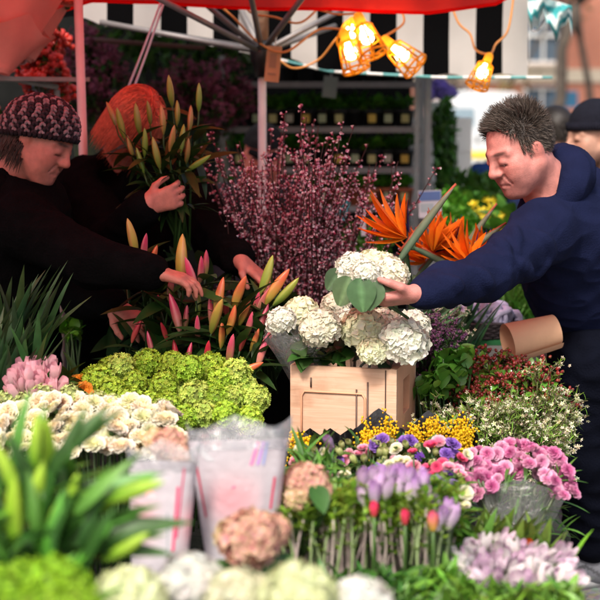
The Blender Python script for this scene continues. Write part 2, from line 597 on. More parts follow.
def build_house(x0, x1, y, name, label):
    r = thing(name, label, 'building', ((x0 + x1) / 2, y, 0))
    cx = (x0 + x1) / 2; W = x1 - x0
    cols = [x0 + 1.3 + i * 2.45 for i in range(int((W - 1.2) / 2.45))]
    wz = [(.45, 2.0), (2.55, 4.05), (5.0, 6.4)]
    mb = MB()
    # wall panels between the openings
    xs = [x0] + [q for c in cols for q in (c - .52, c + .52)] + [x1]
    for i in range(0, len(xs) - 1, 2):
        mb.box(((xs[i] + xs[i + 1]) / 2 - cx, 0, 3.6), (xs[i + 1] - xs[i], .35, 7.2))
    zs = [0] + [q for w in wz for q in w] + [7.2]
    for c in cols:
        for i in range(0, len(zs) - 1, 2):
            mb.box((c - cx, 0, (zs[i] + zs[i + 1]) / 2), (1.04, .345, zs[i + 1] - zs[i]))
    w = mb.build('wall', M_brick, r, smooth=False)
    mb = MB(); mb.box((0, -.21, 2.26), (W, .06, .34)); mb.build('string_course', M_cream, r, smooth=False)
    mb = MB(); mb.box((0, 3, 7.35), (W + .5, 7.2, .3)); mb.build('roof', M_slate, r, smooth=False)
    for c in cols:
        for z0, z1 in wz:
            h = z1 - z0
            m2 = MB()
            for sx in (-1, 1): m2.box((c - cx + sx * .47, -.06, (z0 + z1) / 2), (.1, .12, h))
            for zz in (z0 + .05, (z0 + z1) / 2, z1 - .05): m2.box((c - cx, -.062, zz), (.84, .1, .08))
            m2.box((c - cx, -.058, (z0 + z1) / 2), (.05, .09, h - .1))
            f = m2.build('window', M_white, r, smooth=False)
            m3 = MB(); m3.box((c - cx, 0, (z0 + z1) / 2), (.86, .03, h - .06)); m3.build('pane', M_glass, f, smooth=False)
            m4 = MB(); m4.box((c - cx, -.24, z0 - .06), (1.2, .16, .1)); m4.build('sill', M_cream, f, smooth=False)
    return r
build_house(2.6, 13.5, 38, 'brick_building', 'long red brick building with white sash windows across the road')
build_house(-14, 2.2, 41, 'brick_building', 'red brick terrace set further back, seen past the awning edge')

M_bark = mat('bark', (.10, .08, .065), .95, var=.35, scale=6, bump=.8, bscale=18)
def build_tree(x, y, h, label, seed, leafcol, nleaf=900, r0=.17):
    r = thing('street_tree', label, 'tree', (x, y, 0), 'street trees across the road')
    rs = np.random.default_rng(seed)
    mb = MB(); tips = []
    def grow(p, d, ln, rad, lev):
        pts = [p]; q = p.copy(); dd = d.copy()
        for k in range(4):
            dd = norm(dd + rs.normal(0, .10, 3) + np.array([0, 0, .04])); q = q + dd * ln / 4; pts.append(q.copy())
        mb.tube(pts, np.linspace(rad, rad * .6, 5), 8 if lev == 0 else 5)
        if lev >= 3: tips.append(q); return
        for j in range(3 if lev else 4):
            nd = norm(dd + rs.normal(0, .55, 3) + np.array([0, 0, .15]))
            grow(pts[-1 - (j % 2)], nd, ln * .62, rad * .52, lev + 1)
        tips.append(q)
    grow(np.array([0, 0, -.05]), np.array([0.02, 0, 1.0]), h * .45, r0, 0)
    mb.build('trunk', M_bark, r)
    T = leaf_t(.3, .2, .2, leafcol); tp = np.array(tips)
    L = tp[rs.integers(0, len(tp), nleaf)] + rs.normal(0, .28, (nleaf, 3))
    D = norm(rs.normal(size=(nleaf, 3)))
    m2 = MB(); m2.inst(T, frames_x(D), L, rs.uniform(.10, .2, nleaf), tint=rs.uniform(.6, 1.5, (nleaf, 1)).repeat(3, 1))
    m2.build('crown', mat('sparse_leaves', attr=True, rough=.6, trans=.3, var=.2), r)
p = P(541, 100, 27.5); build_tree(p.x, p.y, 8.0, 'bare young street tree with a dark straight trunk behind the van', 3, (.16, .13, .05), 1500, .15)
p = P(452, 100, 32); build_tree(p.x, p.y, 8.5, 'leafy street tree with olive leaves beside the awning edge', 5, (.08, .10, .02), 2600, .22)
p = P(600, 100, 33); build_tree(p.x, p.y, 9.5, 'yellowing street tree in front of the brick upper windows', 8, (.34, .27, .10), 4200, .10)
p = P(424, 100, 36); build_tree(p.x, p.y, 8.5, 'dark street tree half hidden behind the metal rack', 9, (.07, .08, .02), 2400, .22)

M_iron = mat('dark_iron', (.03, .03, .032), .5, metal=.6)
p = P(559, 100, 30)
r = thing('street_lamp', 'thin dark street lamp post with a small blue sign in front of the brick building', 'lamp post', (p.x, p.y, 0))
mb = MB(); mb.tube([(0, 0, -.1), (0, 0, .8), (0, 0, .82), (0, 0, 5.0)], [.09, .09, .055, .045], 10); mb.tube([(0, 0, 4.95), (0, -.3, 5.3), (0, -.8, 5.35)], .03, 6); mb.build('post', M_iron, r)
mb = MB(); mb.box((0, -.9, 5.3), (.16, .4, .1)); mb.build('lamp_head', M_iron, r)
mb = MB(); mb.box((.12, -.07, 1.62), (.52, .03, .34)); mb.build('sign_plate', mat('blue_sign', (.03, .16, .30), .4), r, smooth=False)

# ------------------------------------------------------------------ white van seen from behind
def build_van():
    p = P(482, 105, 26.5); x = p.x; y = p.y
    r = thing('parked_van', 'white van parked across the street, seen from behind', 'van', (x, y, -.13))
    mw = mat('van_white', (.62, .65, .68), .25, var=.03, coat=.5)
    W, Lh, H0, H1 = .84, 4.6, .32, 1.90
    mb = MB(); prof = []
    prof = [(-W, H0), (-W, 1.0), (-W + .02, 1.3), (-W + .10, 1.72), (-W + .2, H1 - .04), (0, H1), (W - .2, H1 - .04), (W - .10, 1.72), (W - .02, 1.3), (W, 1.0), (W, H0)]
    n = len(prof); V = []
    ys = [0, .05, .25, 3.0, 3.6, Lh]
    sc = [(.97, .985, 0), (1, 1, 0), (1, 1, 0), (1, 1, 0), (.98, .80, 0), (.94, .55, 0)]
    for yy, (sx, sz, _) in zip(ys, sc):
        for a, b in prof: V.append((a * sx, yy, H0 + (b - H0) * sz))
    F = []
    for i in range(len(ys) - 1):
        for k in range(n - 1): F.append((i * n + k, i * n + k + 1, (i + 1) * n + k + 1, (i + 1) * n + k))
    F.append(tuple(range(n))); F.append(tuple(range((len(ys) - 1) * n, len(ys) * n))[::-1])
    for i in range(len(ys) - 1): F.append((i * n, (i + 1) * n, (i + 1) * n + n - 1, i * n + n - 1))
    mb.add(V, F); mb.build('body', mw, r, smooth=False)
    for sx in (-1, 1):
        mb = MB(); mb.box((sx * .37, -.012, 1.05), (.70, .03, 1.28)); d = mb.build('door', mw, r, smooth=False)
        mb = MB(); mb.box((sx * .39, -.03, 1.40), (.52, .012, .36)); mb.build('window', mat('van_glass', (.22, .30, .36), .15), d, smooth=False)
        mb = MB(); mb.box((sx * .08, -.04, 1.0), (.05, .03, .14)); mb.build('handle', M_iron, d, smooth=False)
        mb = MB(); mb.box((sx * .775, -.02, .95), (.09, .05, .42)); mb.build('tail_light', mat('tail_red', (.45, .03, .02), .2), r, smooth=False)
        for yy in (.75, 3.7):
            mb = MB(); mb.lathe([(.0, -.09), (.2, -.1), (.31, -.09), (.33, -.05), (.33, .05), (.31, .09), (.2, .1), (0, .09)], 20, (sx * .74, yy, .33), roty(math.pi / 2)); w = mb.build('wheel', mat('tyre', (.02, .02, .02), .8), r)
            mb = MB(); mb.lathe([(.0, .11), (.12, .108), (.17, .1)], 14, (sx * .74, yy, .33), roty(sx * math.pi / 2)); mb.build('rim', mat('steel', (.5, .5, .52), .3, metal=.8), w)
    mb = MB(); mb.box((0, -.06, .40), (1.62, .14, .18)); mb.build('bumper', mat('grey_plastic', (.08, .08, .085), .6), r, smooth=False)
    mb = MB(); mb.box((-.1, -.045, .72), (.52, .02, .14)); mb.build('number_plate', mat('plate_yellow', (.75, .55, .05), .4), r, smooth=False)
build_van()

# ------------------------------------------------------------------ market stall: canopies, poles, frame
def red_canvas():
    m = bpy.data.materials.new('red_canvas')
    nt, N, L = nodes_of(m); bs = N['Principled BSDF']; out = N['Material Output']
    bs.inputs['Base Color'].default_value = (.62, .018, .015, 1); bs.inputs['Roughness'].default_value = .75
    tr = N.new('ShaderNodeBsdfTranslucent'); tr.inputs[0].default_value = (1.0, .05, .04, 1)
    tc = N.new('ShaderNodeTexCoord'); wv = N.new('ShaderNodeTexNoise'); wv.inputs['Scale'].default_value = 300
    L.new(tc.outputs['Object'], wv.inputs['Vector'])
    bp = N.new('ShaderNodeBump'); bp.inputs['Strength'].default_value = .3; bp.inputs['Distance'].default_value = .004
    L.new(wv.outputs['Fac'], bp.inputs['Height']); L.new(bp.outputs[0], bs.inputs['Normal'])
    mx = N.new('ShaderNodeMixShader'); mx.inputs[0].default_value = .88
    L.new(bs.outputs[0], mx.inputs[1]); L.new(tr.outputs[0], mx.inputs[2]); L.new(mx.outputs[0], out.inputs[0])
    return m
M_red = red_canvas()

def catenary(p, q, sag, n=10):
    p = np.array(tuple(p)); q = np.array(tuple(q)); t = np.linspace(0, 1, n)[:, None]
    return p + (q - p) * t - np.array([0, 0, 1.0]) * sag * 4 * t * (1 - t)

RED_D0, RED_D1 = 2.55, 4.85
RED_FRONT_Z = 2.70
def build_red_canopy():
    r = thing('red_canopy', 'red canvas stall canopy whose scalloped hem hangs above the sellers', 'canopy', (0, 3.9, 0))
    # hem height (photo row) along the hem
    hem = [(-60, 26), (20, 6), (50, 14), (70, 9), (90, 1), (165, 3), (200, 6), (260, 9), (330, 9), (385, 12), (430, 13), (495, 4), (530, -14)]
    xs = np.linspace(-60, 528, 90)
    hp = np.interp(xs, [h[0] for h in hem], [h[1] for h in hem])
    nv = 12; V = []; 
    for i, (px, py) in enumerate(zip(xs, hp)):
        b = P(px, py, RED_D1)
        top = Vector((b.x * .75 - .72 if b.x > -.15 else b.x * 1.5 - .60, RED_D0, RED_FRONT_Z))
        lip = Vector((b.x, b.y, b.z + .22))
        for j in range(nv + 1):
            t = j / nv
            if t < .2: q = b.lerp(lip, t / .2) + Vector((0, .008 * math.sin(i * .9) , 0))
            else:
                s_ = (t - .2) / .8; q = lip.lerp(top, s_); q.z -= .07 * math.sin(math.pi * s_) + .012 * math.sin(i * .55) * math.sin(math.pi * s_)
            V.append(tuple(q))
    V = np.array(V) - np.array([0, 3.9, 0]); F = []
    for i in range(len(xs) - 1):
        for j in range(nv): a = i * (nv + 1) + j; F.append((a, a + nv + 1, a + nv + 2, a + 1))
    mb = MB(); mb.add(V, F); c = mb.build('canvas', M_red, r)
    mb = MB(); mb.tube([(V[i * (nv + 1)] + [0, -.004, 0]) for i in range(len(xs))], .006, 5); mb.build('hem', M_red, r)
    fx = [V[i * (nv + 1) + nv] for i in range(len(xs)) if V[i * (nv + 1) + nv][0] < -.50]  # added flap, out of view: blocks sky and passes red light to the faces
    VV = [np.array(p) + [0, .015 * math.sin(i * .7) * j / 5, -.001 - (.70 + .03 * math.cos(i * .45)) * j / 5] for i, p in enumerate(fx) for j in range(6)]
    mb = MB(); mb.add(VV, [(i * 6 + j, (i + 1) * 6 + j, (i + 1) * 6 + j + 1, i * 6 + j + 1) for i in range(len(fx) - 1) for j in range(5)]); mb.build('added_light_flap', M_red, r)
    mb = MB(); mb.tube([V[0 * (nv + 1) + nv], V[-1]], .018, 8); mb.build('front_bar', mat('galvanised', (.45, .45, .46), .45, metal=.7), r)
build_red_canopy()

def stripe_mat():
    return mat('striped_canvas', attr=True, rough=.9, var=.10, scale=5, bump=.15, bscale=250, trans=.35, spec=.05)
BLK = np.array((.003, .003, .0034)); WHT = np.array((.55, .52, .49))
def build_striped():
    r = thing('striped_awning', 'black and white striped awning with a hanging valance over the plant rack', 'awning', (0, 5.7, 0))
    # lower hem of the valance as seen, from the left corner to the right
    pts = [(-40, 4, 5.1), (92, 21, 5.25), (150, 32, 5.35), (240, 49, 5.5), (330, 70, 5.6), (440, 76, 5.65), (552, 76, 5.7)]
    W = np.array([tuple(P(*p)) for p in pts])
    seg = np.r_[0, np.cumsum(np.linalg.norm(np.diff(W, axis=0), axis=1))]
    sw = .106; n = int(seg[-1] / sw); 
    mb = MB(); cm = MB()
    for k in range(n):
        col = WHT if k % 2 == 0 else BLK
        ss = np.linspace(k * sw, (k + 1) * sw, 5)
        B = np.stack([np.interp(ss, seg, W[:, q]) for q in range(3)], 1)
        B[:, 1] += .012 * np.sin(ss * 17); B[:, 2] += .010 * np.cos(ss * 2 * np.pi / (2 * sw))
        V = []; 
        for i in range(5):
            for j in range(5):
                t = j / 4; V.append(B[i] + [.0, .02 * math.sin(t * 3), .33 * t])
        F = [(i * 5 + j, (i + 1) * 5 + j, (i + 1) * 5 + j + 1, i * 5 + j + 1) for i in range(4) for j in range(4)]
        mb.add(np.array(V) - [0, 5.7, 0], F, col)
        # roof stripe running back and up from the valance head
        V = []
        for i in range(5):
            for j in range(7):
                t = j / 6; V.append(B[i] + [0, 3.0 * t, .332 + .75 * t - .10 * math.sin(math.pi * t)])
        F = [(i * 7 + j, (i + 1) * 7 + j, (i + 1) * 7 + j + 1, i * 7 + j + 1) for i in range(4) for j in range(6)]
        cm.add(np.array(V) - [0, 5.7, 0], F, col)
    mb.build('valance', stripe_mat(), r); cm.build('roof_canvas', stripe_mat(), r)
    # teal and white piping along the hem
    mb = MB(); ss = np.linspace(seg[3], seg[-1], 60)
    B = np.stack([np.interp(ss, seg, W[:, q]) for q in range(3)], 1) - [0, 5.7, 0]
    for i in range(59):
        mb.tube([B[i] + [0, -.006, -.006], B[i + 1] + [0, -.006, -.006]], .006, 5, (.12, .36, .36) if (i // 3) % 2 else (.75, .76, .74), cap=False)
    mb.build('piping', mat('piping', attr=True, rough=.7), r)
build_striped()

# torn teal and white cloth tied to the awning's right corner
r = thing('torn_cloth', 'torn teal and white striped cloth tied at the right corner of the awning', 'cloth', tuple(P(545, 20, 5.6)))
b0 = np.array(tuple(P(545, 20, 5.6)))
mb = MB(); nx, ny = 14, 12; V = []; cc = []
for i in range(nx + 1):
    for j in range(ny + 1):
        px = 528 + 44 * (i / nx); py = -8 + 14 * (i / nx) + (27 + 10 * math.sin(i * .9) + 6 * math.sin(i * 2.3)) * (j / ny)
        V.append(tuple(np.array(tuple(P(px, py, 5.55 + .05 * math.sin(i * .8 + j * .5)))) - b0))
        cc.append((.05, .40, .42) if (math.sin(j * .95 + i * .5) > .1) else (.72, .78, .76))
mb.add(V, [(i * (ny + 1) + j, (i + 1) * (ny + 1) + j, (i + 1) * (ny + 1) + j + 1, i * (ny + 1) + j + 1) for i in range(nx) for j in range(ny)], cc)
mb.build('cloth', mat('teal_cloth', attr=True, rough=.8, trans=.3), r)
mb = MB(); mb.tube(catenary(P(545, 18, 5.57) - Vector(b0), P(532, 30, 5.7) - Vector(b0), .02), .005, 5); mb.build('tie', mat('white_cord', (.7, .7, .72), .8), r)

M_pole = mat('white_painted_pole', (.62, .60, .60), .45, var=.15, scale=8)
def pole(name, label, a, b, rad, m, extra=None):
    r = thing(name, label, 'pole', (a.x, a.y, 0))
    o = Vector((a.x, a.y, 0))
    mb = MB(); mb.tube([a - o, a.lerp(b, .5) - o, b - o], rad, 14); mb.build('shaft', m, r)
    mb = MB(); mb.lathe([(0, .0), (rad * 3.5, 0), (rad * 3.5, .03), (rad * 1.3, .05), (rad * 1.3, .12), (rad, .12)], 14); mb.build('base', mat('galvanised', (.45, .45, .46), .45, metal=.7), r)
    return r
t = P(77, -40, 4.60); q = P(83, 210, 4.58); a = Vector((q.x + .02, q.y, 0))
pole('stall_pole', 'white painted stall pole rising beside the woman in the knit hat', a, t, .0145, M_pole)

# folded parasol frame: wooden post, black hub, steel struts
M_strut = mat('grey_steel_strut', (.20, .19, .19), .5, metal=.35, var=.2)
M_wood_old = mat('weathered_post', (.26, .17, .11), .8, var=.3, scale=9, bump=.4, bscale=40)
hub = P(262, 52, 5.15)
r = thing('parasol_frame', 'parasol frame with weathered post, black hub and grey struts fanning out under the awning', 'parasol', (hub.x, hub.y, 0))
o = Vector((hub.x, hub.y, 0))
mb = MB(); mb.tube([Vector((0, 0, 0)), Vector((0, 0, hub.z - .02))], .015, 12); mb.build('lower_pole', M_pole, r)
mb = MB(); mb.tube([Vector((0, 0, hub.z - .01)), Vector((0, 0, hub.z + .5))], .024, 12); mb.build('upper_post', M_wood_old, r)
mb = MB(); mb.lathe([(.0, -.09), (.026, -.09), (.03, -.05), (.042, -.03), (.045, .02), (.03, .04), (0, .04)], 16, (0, 0, hub.z)); mb.build('hub', mat('black_plastic', (.012, .012, .013), .4), r)
for px, py, d in ((150, -6, 4.5), (196, -4, 4.9), (100, 22, 5.2), (226, -20, 5.7), (305, -6, 4.7), (352, 4, 5.35), (335, 26, 5.5), (240, -60, 4.3)):
    e = P(px, py, d) - o
    mb = MB(); mb.tube([Vector((0, 0, hub.z)) , e], .0105, 8)
    s_ = mb.build('strut', M_strut, r)
mb = MB(); mb.tube([P(92, 5, 5.3) - o, P(95, 22, 5.3) - o, P(240, 46, 5.35) - o], .010, 8); mb.build('cross_bar', M_strut, r)
mb = MB(); mb.tube([P(95, 40, 5.6) - o, P(205, 48, 5.7) - o], .009, 8); mb.build('cross_bar', mat('dark_red_bar', (.10, .03, .025), .6), r)

# cardboard tag on the post, grey card by the rack
def card(name, label, px, py, d, w, h, m, roll, yaw=0.0, marks=None, cat='sign', string=True):
    c = P(px, py, d)
    r = thing(name, label, cat, tuple(c))
    R = roty(roll) @ rotz(yaw)
    mb = MB(); mb.box((0, 0, 0), (w, .004, h), R); mb.build('card', m, r, smooth=False)
    if marks:
        mb = MB()
        for x, z, ww, hh, col in marks: mb.box(R @ np.array([x, -.0034, z]), (ww, .0012, hh), R, col)
        mb.build('print', mat('printed_ink', attr=True, rough=.6, var=.05), r, smooth=False)
    if string:
        mb = MB(); mb.tube([R @ np.array([0, 0, h / 2 - .01]), R @ np.array([0, .01, h / 2 + .05])], .002, 5); mb.build('string', mat('white_cord', (.7, .7, .72), .8), r)
    return r
card('cardboard_tag', 'brown cardboard tag hanging from the parasol post', 273, 64, 5.05, .054, .125, mat('cardboard', (.48, .28, .13), .85, var=.12), .10, -.35,
     [(0, .012, .026, .05, (.30, .19, .10)), (0, -.035, .03, .006, (.28, .18, .1))])
card('grey_card', 'grey price card hanging from the top shelf of the metal rack', 330, 87, 6.15, .062, .09, mat('grey_card_stock', (.20, .22, .21), .8), .12, .2)

# two pale cords
for k, lab in ((0, 'left of two pale cords slanting from the awning to the reddish hair'), (1, 'right of two pale cords slanting from the awning to the reddish hair')):
    a = P(163 + 3 * k, -4, 4.7); b = P(127 + 6 * k, 90, 4.75)
    mb = MB(); mb.tube(catenary(a, b, .006), .0042, 6); tag(mb.build('hanging_rope', mat('pale_blue_cord', (.55, .60, .70), .7)), lab, 'cord')

# ------------------------------------------------------------------ caged lamps with orange cable
M_cage = bpy.data.materials.new('amber_plastic')
nt, N, L = nodes_of(M_cage); bs = N['Principled BSDF']; bs.inputs['Base Color'].default_value = (.88, .46, .02, 1); bs.inputs['Roughness'].default_value = .35
tr = N.new('ShaderNodeBsdfTranslucent'); tr.inputs[0].default_value = (.95, .58, .04, 1); mx = N.new('ShaderNodeMixShader'); mx.inputs[0].default_value = .5
L.new(bs.outputs[0], mx.inputs[1]); L.new(tr.outputs[0], mx.inputs[2]); L.new(mx.outputs[0], N['Material Output'].inputs[0])
M_bulb = bpy.data.materials.new('lit_bulb')
nt, N, L = nodes_of(M_bulb); N.remove(N['Principled BSDF']); em = N.new('ShaderNodeEmission'); em.inputs[0].default_value = (1, .70, .30, 1); em.inputs[1].default_value = 9
L.new(em.outputs[0], N['Material Output'].inputs[0])
M_cable = mat('orange_cable', (.62, .26, .06), .55)
def cage_lamp(px, py, d, axis, label, size=1.0, spin=0.0):
    """axis: pointing from the socket to the open end of the cage; (px,py) is the bulb"""
    c = P(px, py, d)
    r = thing('caged_lamp', label, 'lamp', tuple(c), 'caged lamps strung under the awning')
    size *= .92
    A = norm(np.array(axis, float)); R = frames_z(A[None], spin)[0] * size
    q = lambda x, y, z: R @ np.array([x, y, z])
    mb = MB(); mb.lathe([(0, -.040), (.011, -.036), (.013, -.022), (.022, -.008), (.027, .008), (.023, .025), (.012, .034), (0, .036)], 16, R=R); mb.build('bulb', M_bulb, r)
    mb = MB(); mb.lathe([(0, -.095), (.014, -.092), (.020, -.080), (.021, -.045), (.026, -.042), (.026, -.036), (.0, -.036)], 14, R=R); mb.build('socket', M_cage, r)
    mb = MB(); n = 6
    def rad(z): return .034 + .020 * (z + .04) / .12
    for k in range(n):
        a = 2 * math.pi * k / n
        mb.tube([q(.022 * math.cos(a), .022 * math.sin(a), -.042), q(rad(-.03) * math.cos(a), rad(-.03) * math.sin(a), -.03), q(rad(.08) * math.cos(a), rad(.08) * math.sin(a), .08)], .0042 * size, 6)
    for z, w in ((-.03, .004), (.028, .0035), (.08, .0048)):
        rr = rad(z); mb.tube([q(rr * math.cos(2 * math.pi * k / 24), rr * math.sin(2 * math.pi * k / 24), z) for k in range(25)], w * size, 6, cap=False)
    for k in range(3):
        a = math.pi * k / 3; rr = rad(.08); mb.tube([q(rr * math.cos(a), rr * math.sin(a), .08), q(0, 0, .086), q(-rr * math.cos(a), -rr * math.sin(a), .08)], .0035 * size, 5)
    # side shield plate
    V = []; 
    for i in range(5):
        a = -.9 + 1.8 * i / 4
        for z in (-.028, .03): V.append(q((rad(z) + .001) * math.cos(a + 2.2), (rad(z) + .001) * math.sin(a + 2.2), z))
    mb.build('cage', M_cage, r)
    return np.array(tuple(c)) + q(0, 0, -.093)
s1 = cage_lamp(350, 51, 4.95, (.28, -.25, -.85), 'lit amber caged lamp hanging lowest in the cluster of three', .95)
s2 = cage_lamp(366, 35, 4.90, (.30, -.30, -.75), 'lit amber caged lamp at the front right of the cluster of three', 1.0, .3)
s3 = cage_lamp(351, 31, 5.08, (-.1, -.75, -.55), 'lit amber caged lamp half hidden at the top of the cluster of three', .9, .5)
s4 = cage_lamp(400, 53, 4.95, (.70, -.35, -.62), 'lit amber caged lamp tilted sideways just right of the cluster', 1.0, .2)
s5 = cage_lamp(483, 71, 5.05, (-.38, -.3, -.85), 'lit amber caged lamp hanging alone near the right end of the awning', .82, .4)
def cable(label, pts, rad=.0042):
    pts = np.array([tuple(p) for p in pts]); t = np.linspace(0, len(pts) - 1, len(pts) * 8)
    # smooth interpolation
    Q = []
    for u in t:
        i = min(int(u), len(pts) - 2); f = u - i
        p0 = pts[max(i - 1, 0)]; p1 = pts[i]; p2 = pts[i + 1]; p3 = pts[min(i + 2, len(pts) - 1)]
        Q.append(.5 * ((2 * p1) + (-p0 + p2) * f + (2 * p0 - 5 * p1 + 4 * p2 - p3) * f * f + (-p0 + 3 * p1 - 3 * p2 + p3) * f ** 3))
    mb = MB(); mb.tube(Q, rad, 6); tag(mb.build('lamp_cable', M_cable), label, 'cable')
V3 = lambda a: Vector(tuple(a))
cable('orange cable looping from the parasol post to the lowest lamp of the cluster', [P(205, -6, 5.0), P(232, 16, 5.0), P(258, 42, 5.05), P(285, 52, 5.0), P(318, 30, 5.0), V3(s1)])
cable('orange cable drooping from the awning to the front lamp of the cluster', [P(300, -5, 5.0), P(316, 8, 4.98), P(336, 14, 4.95), V3(s2)])
cable('orange cable crossing left below the awning edge behind the cluster', [P(270, 50, 5.2), P(292, 68, 5.2), P(318, 60, 5.2), P(335, 40, 5.15), V3(s3)])
cable('orange cable joining the cluster to the sideways lamp', [P(352, -2, 5.0), P(392, 4, 5.0), P(404, 22, 5.0), V3(s4)])
cable('orange cable sagging along the valance to the single lamp at right', [P(448, -6, 5.1), P(458, 22, 5.1), P(470, 34, 5.1), P(476, 50, 5.08), V3(s5), P(496, 44, 5.1), P(508, 30, 5.1), P(514, -6, 5.1)])
cable('orange cable hanging loosely between the parasol post and the struts', [P(240, -8, 4.95), P(250, 12, 4.95), P(274, 17, 4.95), P(302, 22, 4.95), P(330, -6, 4.95)])

# ------------------------------------------------------------------ backdrop of the stall and the plant rack
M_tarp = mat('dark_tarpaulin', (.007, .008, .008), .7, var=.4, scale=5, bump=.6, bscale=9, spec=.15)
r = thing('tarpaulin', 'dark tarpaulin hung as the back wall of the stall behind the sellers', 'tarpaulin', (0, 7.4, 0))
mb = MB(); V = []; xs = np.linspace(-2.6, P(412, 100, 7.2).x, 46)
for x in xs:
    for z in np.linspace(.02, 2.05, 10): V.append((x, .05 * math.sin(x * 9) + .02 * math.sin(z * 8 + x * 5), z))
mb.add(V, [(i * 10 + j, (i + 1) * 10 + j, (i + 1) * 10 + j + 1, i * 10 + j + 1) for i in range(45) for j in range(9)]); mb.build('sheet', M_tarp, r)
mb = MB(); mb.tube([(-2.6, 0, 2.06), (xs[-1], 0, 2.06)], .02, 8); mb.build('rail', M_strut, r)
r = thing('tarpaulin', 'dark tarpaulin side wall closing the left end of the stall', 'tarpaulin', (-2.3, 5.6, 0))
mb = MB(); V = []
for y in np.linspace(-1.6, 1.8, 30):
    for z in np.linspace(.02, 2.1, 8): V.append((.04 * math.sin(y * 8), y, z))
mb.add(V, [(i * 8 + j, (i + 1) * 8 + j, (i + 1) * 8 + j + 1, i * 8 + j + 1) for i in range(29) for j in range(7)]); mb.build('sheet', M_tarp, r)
# ------------------------------------------------------------------ people
M_skin = mat('skin', rough=0.5, var=0.20, scale=45, bump=0.22, bscale=380, attr=True, sub=0.12, spec=0.4)
M_hair = mat('hair', rough=0.5, var=0.3, scale=80, attr=True, spec=0.4)
M_navy = mat('navy_fleece', rough=0.95, var=0.22, scale=14, bump=0.30, bscale=230, attr=True, spec=0.08)
M_black_cloth = mat('black_wool', rough=0.95, var=0.3, scale=25, bump=0.5, bscale=160, attr=True, spec=0.04)
M_denim = mat('dark_navy_cotton', rough=0.9, var=0.25, scale=16, bump=0.4, bscale=200, attr=True, spec=0.06)
M_knit = mat('knitted_wool', rough=0.95, var=0.25, scale=60, bump=0.6, bscale=260, attr=True, spec=0.15)
M_shoe = mat('grey_suede', rough=0.8, var=0.2, scale=40, bump=0.3, bscale=200, attr=True)
M_rubber = mat('shoe_rubber', (0.35, 0.35, 0.36), rough=0.7)

class Frame:
    def __init__(s, c, F, U=(0, 0, 1)):
        s.c = np.array(tuple(c), float)
        s.F = norm(np.array(tuple(F), float)); U = np.array(tuple(U), float)
        s.U = norm(U - s.F * (U @ s.F)); s.L = np.cross(s.U, s.F)
        s.R = np.stack([s.F, s.L, s.U], 1)
    def p(s, f, l, u): return s.c + s.R @ np.array([f, l, u], float)
    def d(s, f, l, u): return s.R @ np.array([f, l, u], float)
    def loc(s, V): return (V - s.c) @ s.R

def head_prims(H, s=1.0, nose=1.0):
    p = lambda f, l, u: H.p(f * s, l * s, u * s)
    E = lambda c, r, k=0.02, op=1, R=None: ell(p(*c), [q * s for q in r], H.R if R is None else H.R @ R, k * s, op)
    Cp = lambda a, b, ra, rb=None, k=0.02, op=1: cap(p(*a), p(*b), ra * s, (ra if rb is None else rb) * s, k * s, op)
    L = [E((-.014, 0, .036), (.098, .077, .090)),
         E((.028, 0, -.030), (.060, .063, .083), .03),
         E((.064, 0, -.064), (.023, .030, .028), .02),
         E((.068, 0, -.098), (.020, .026, .018), .025)]
    for q in (-1, 1):
        L += [Cp((-.012, q * .058, -.042), (.048, q * .027, -.095), .022, .020, .03),
              E((.050, q * .045, -.014), (.026, .024, .024), .025),
              E((.046, q * .041, -.045), (.030, .024, .034), .03),
              Cp((.084, q * .010, .026), (.066, q * .052, .024), .0105, .009, .016),
              E((.104, q * .033, .004), (.018, .021, .011), .014, -1),
              E((.0755, q * .033, .004), (.0155, .0175, .0125), .006),
              Cp((.088, q * .018, -.0075), (.080, q * .046, -.008), .0022, .0022, .004, -1)]
    L += [Cp((.084, 0, .024), (.104 * nose, 0, -.020), .0085, .0115, .014),
          E((.103 * nose, 0, -.026), (.0135, .0135, .0115), .010)]
    for q in (-1, 1):
        L += [E((.092, q * .0135, -.0295), (.012, .0085, .0085), .007)]
        L += [Cp((.0885, 0, -.0585), (.0775, q * .023, -.0660), .0055, .003, .007),
              Cp((.0865, 0, -.0700), (.0775, q * .021, -.0685), .0066, .003, .007),
              Cp((.0955, 0, -.0640), (.0825, q * .026, -.0690), .0026, .0022, .004, -1),
              Cp((.086, q * .020, -.036), (.076, q * .034, -.062), .002, .002, .010, -1)]
    for q in (-1, 1):
        L += [E((-.016, q * .075, -.006), (.019, .009, .030), .007, 1, rotx(q * -.28) @ roty(.2)),
              E((-.009, q * .088, .001), (.010, .006, .018), .005, -1)]
    return L

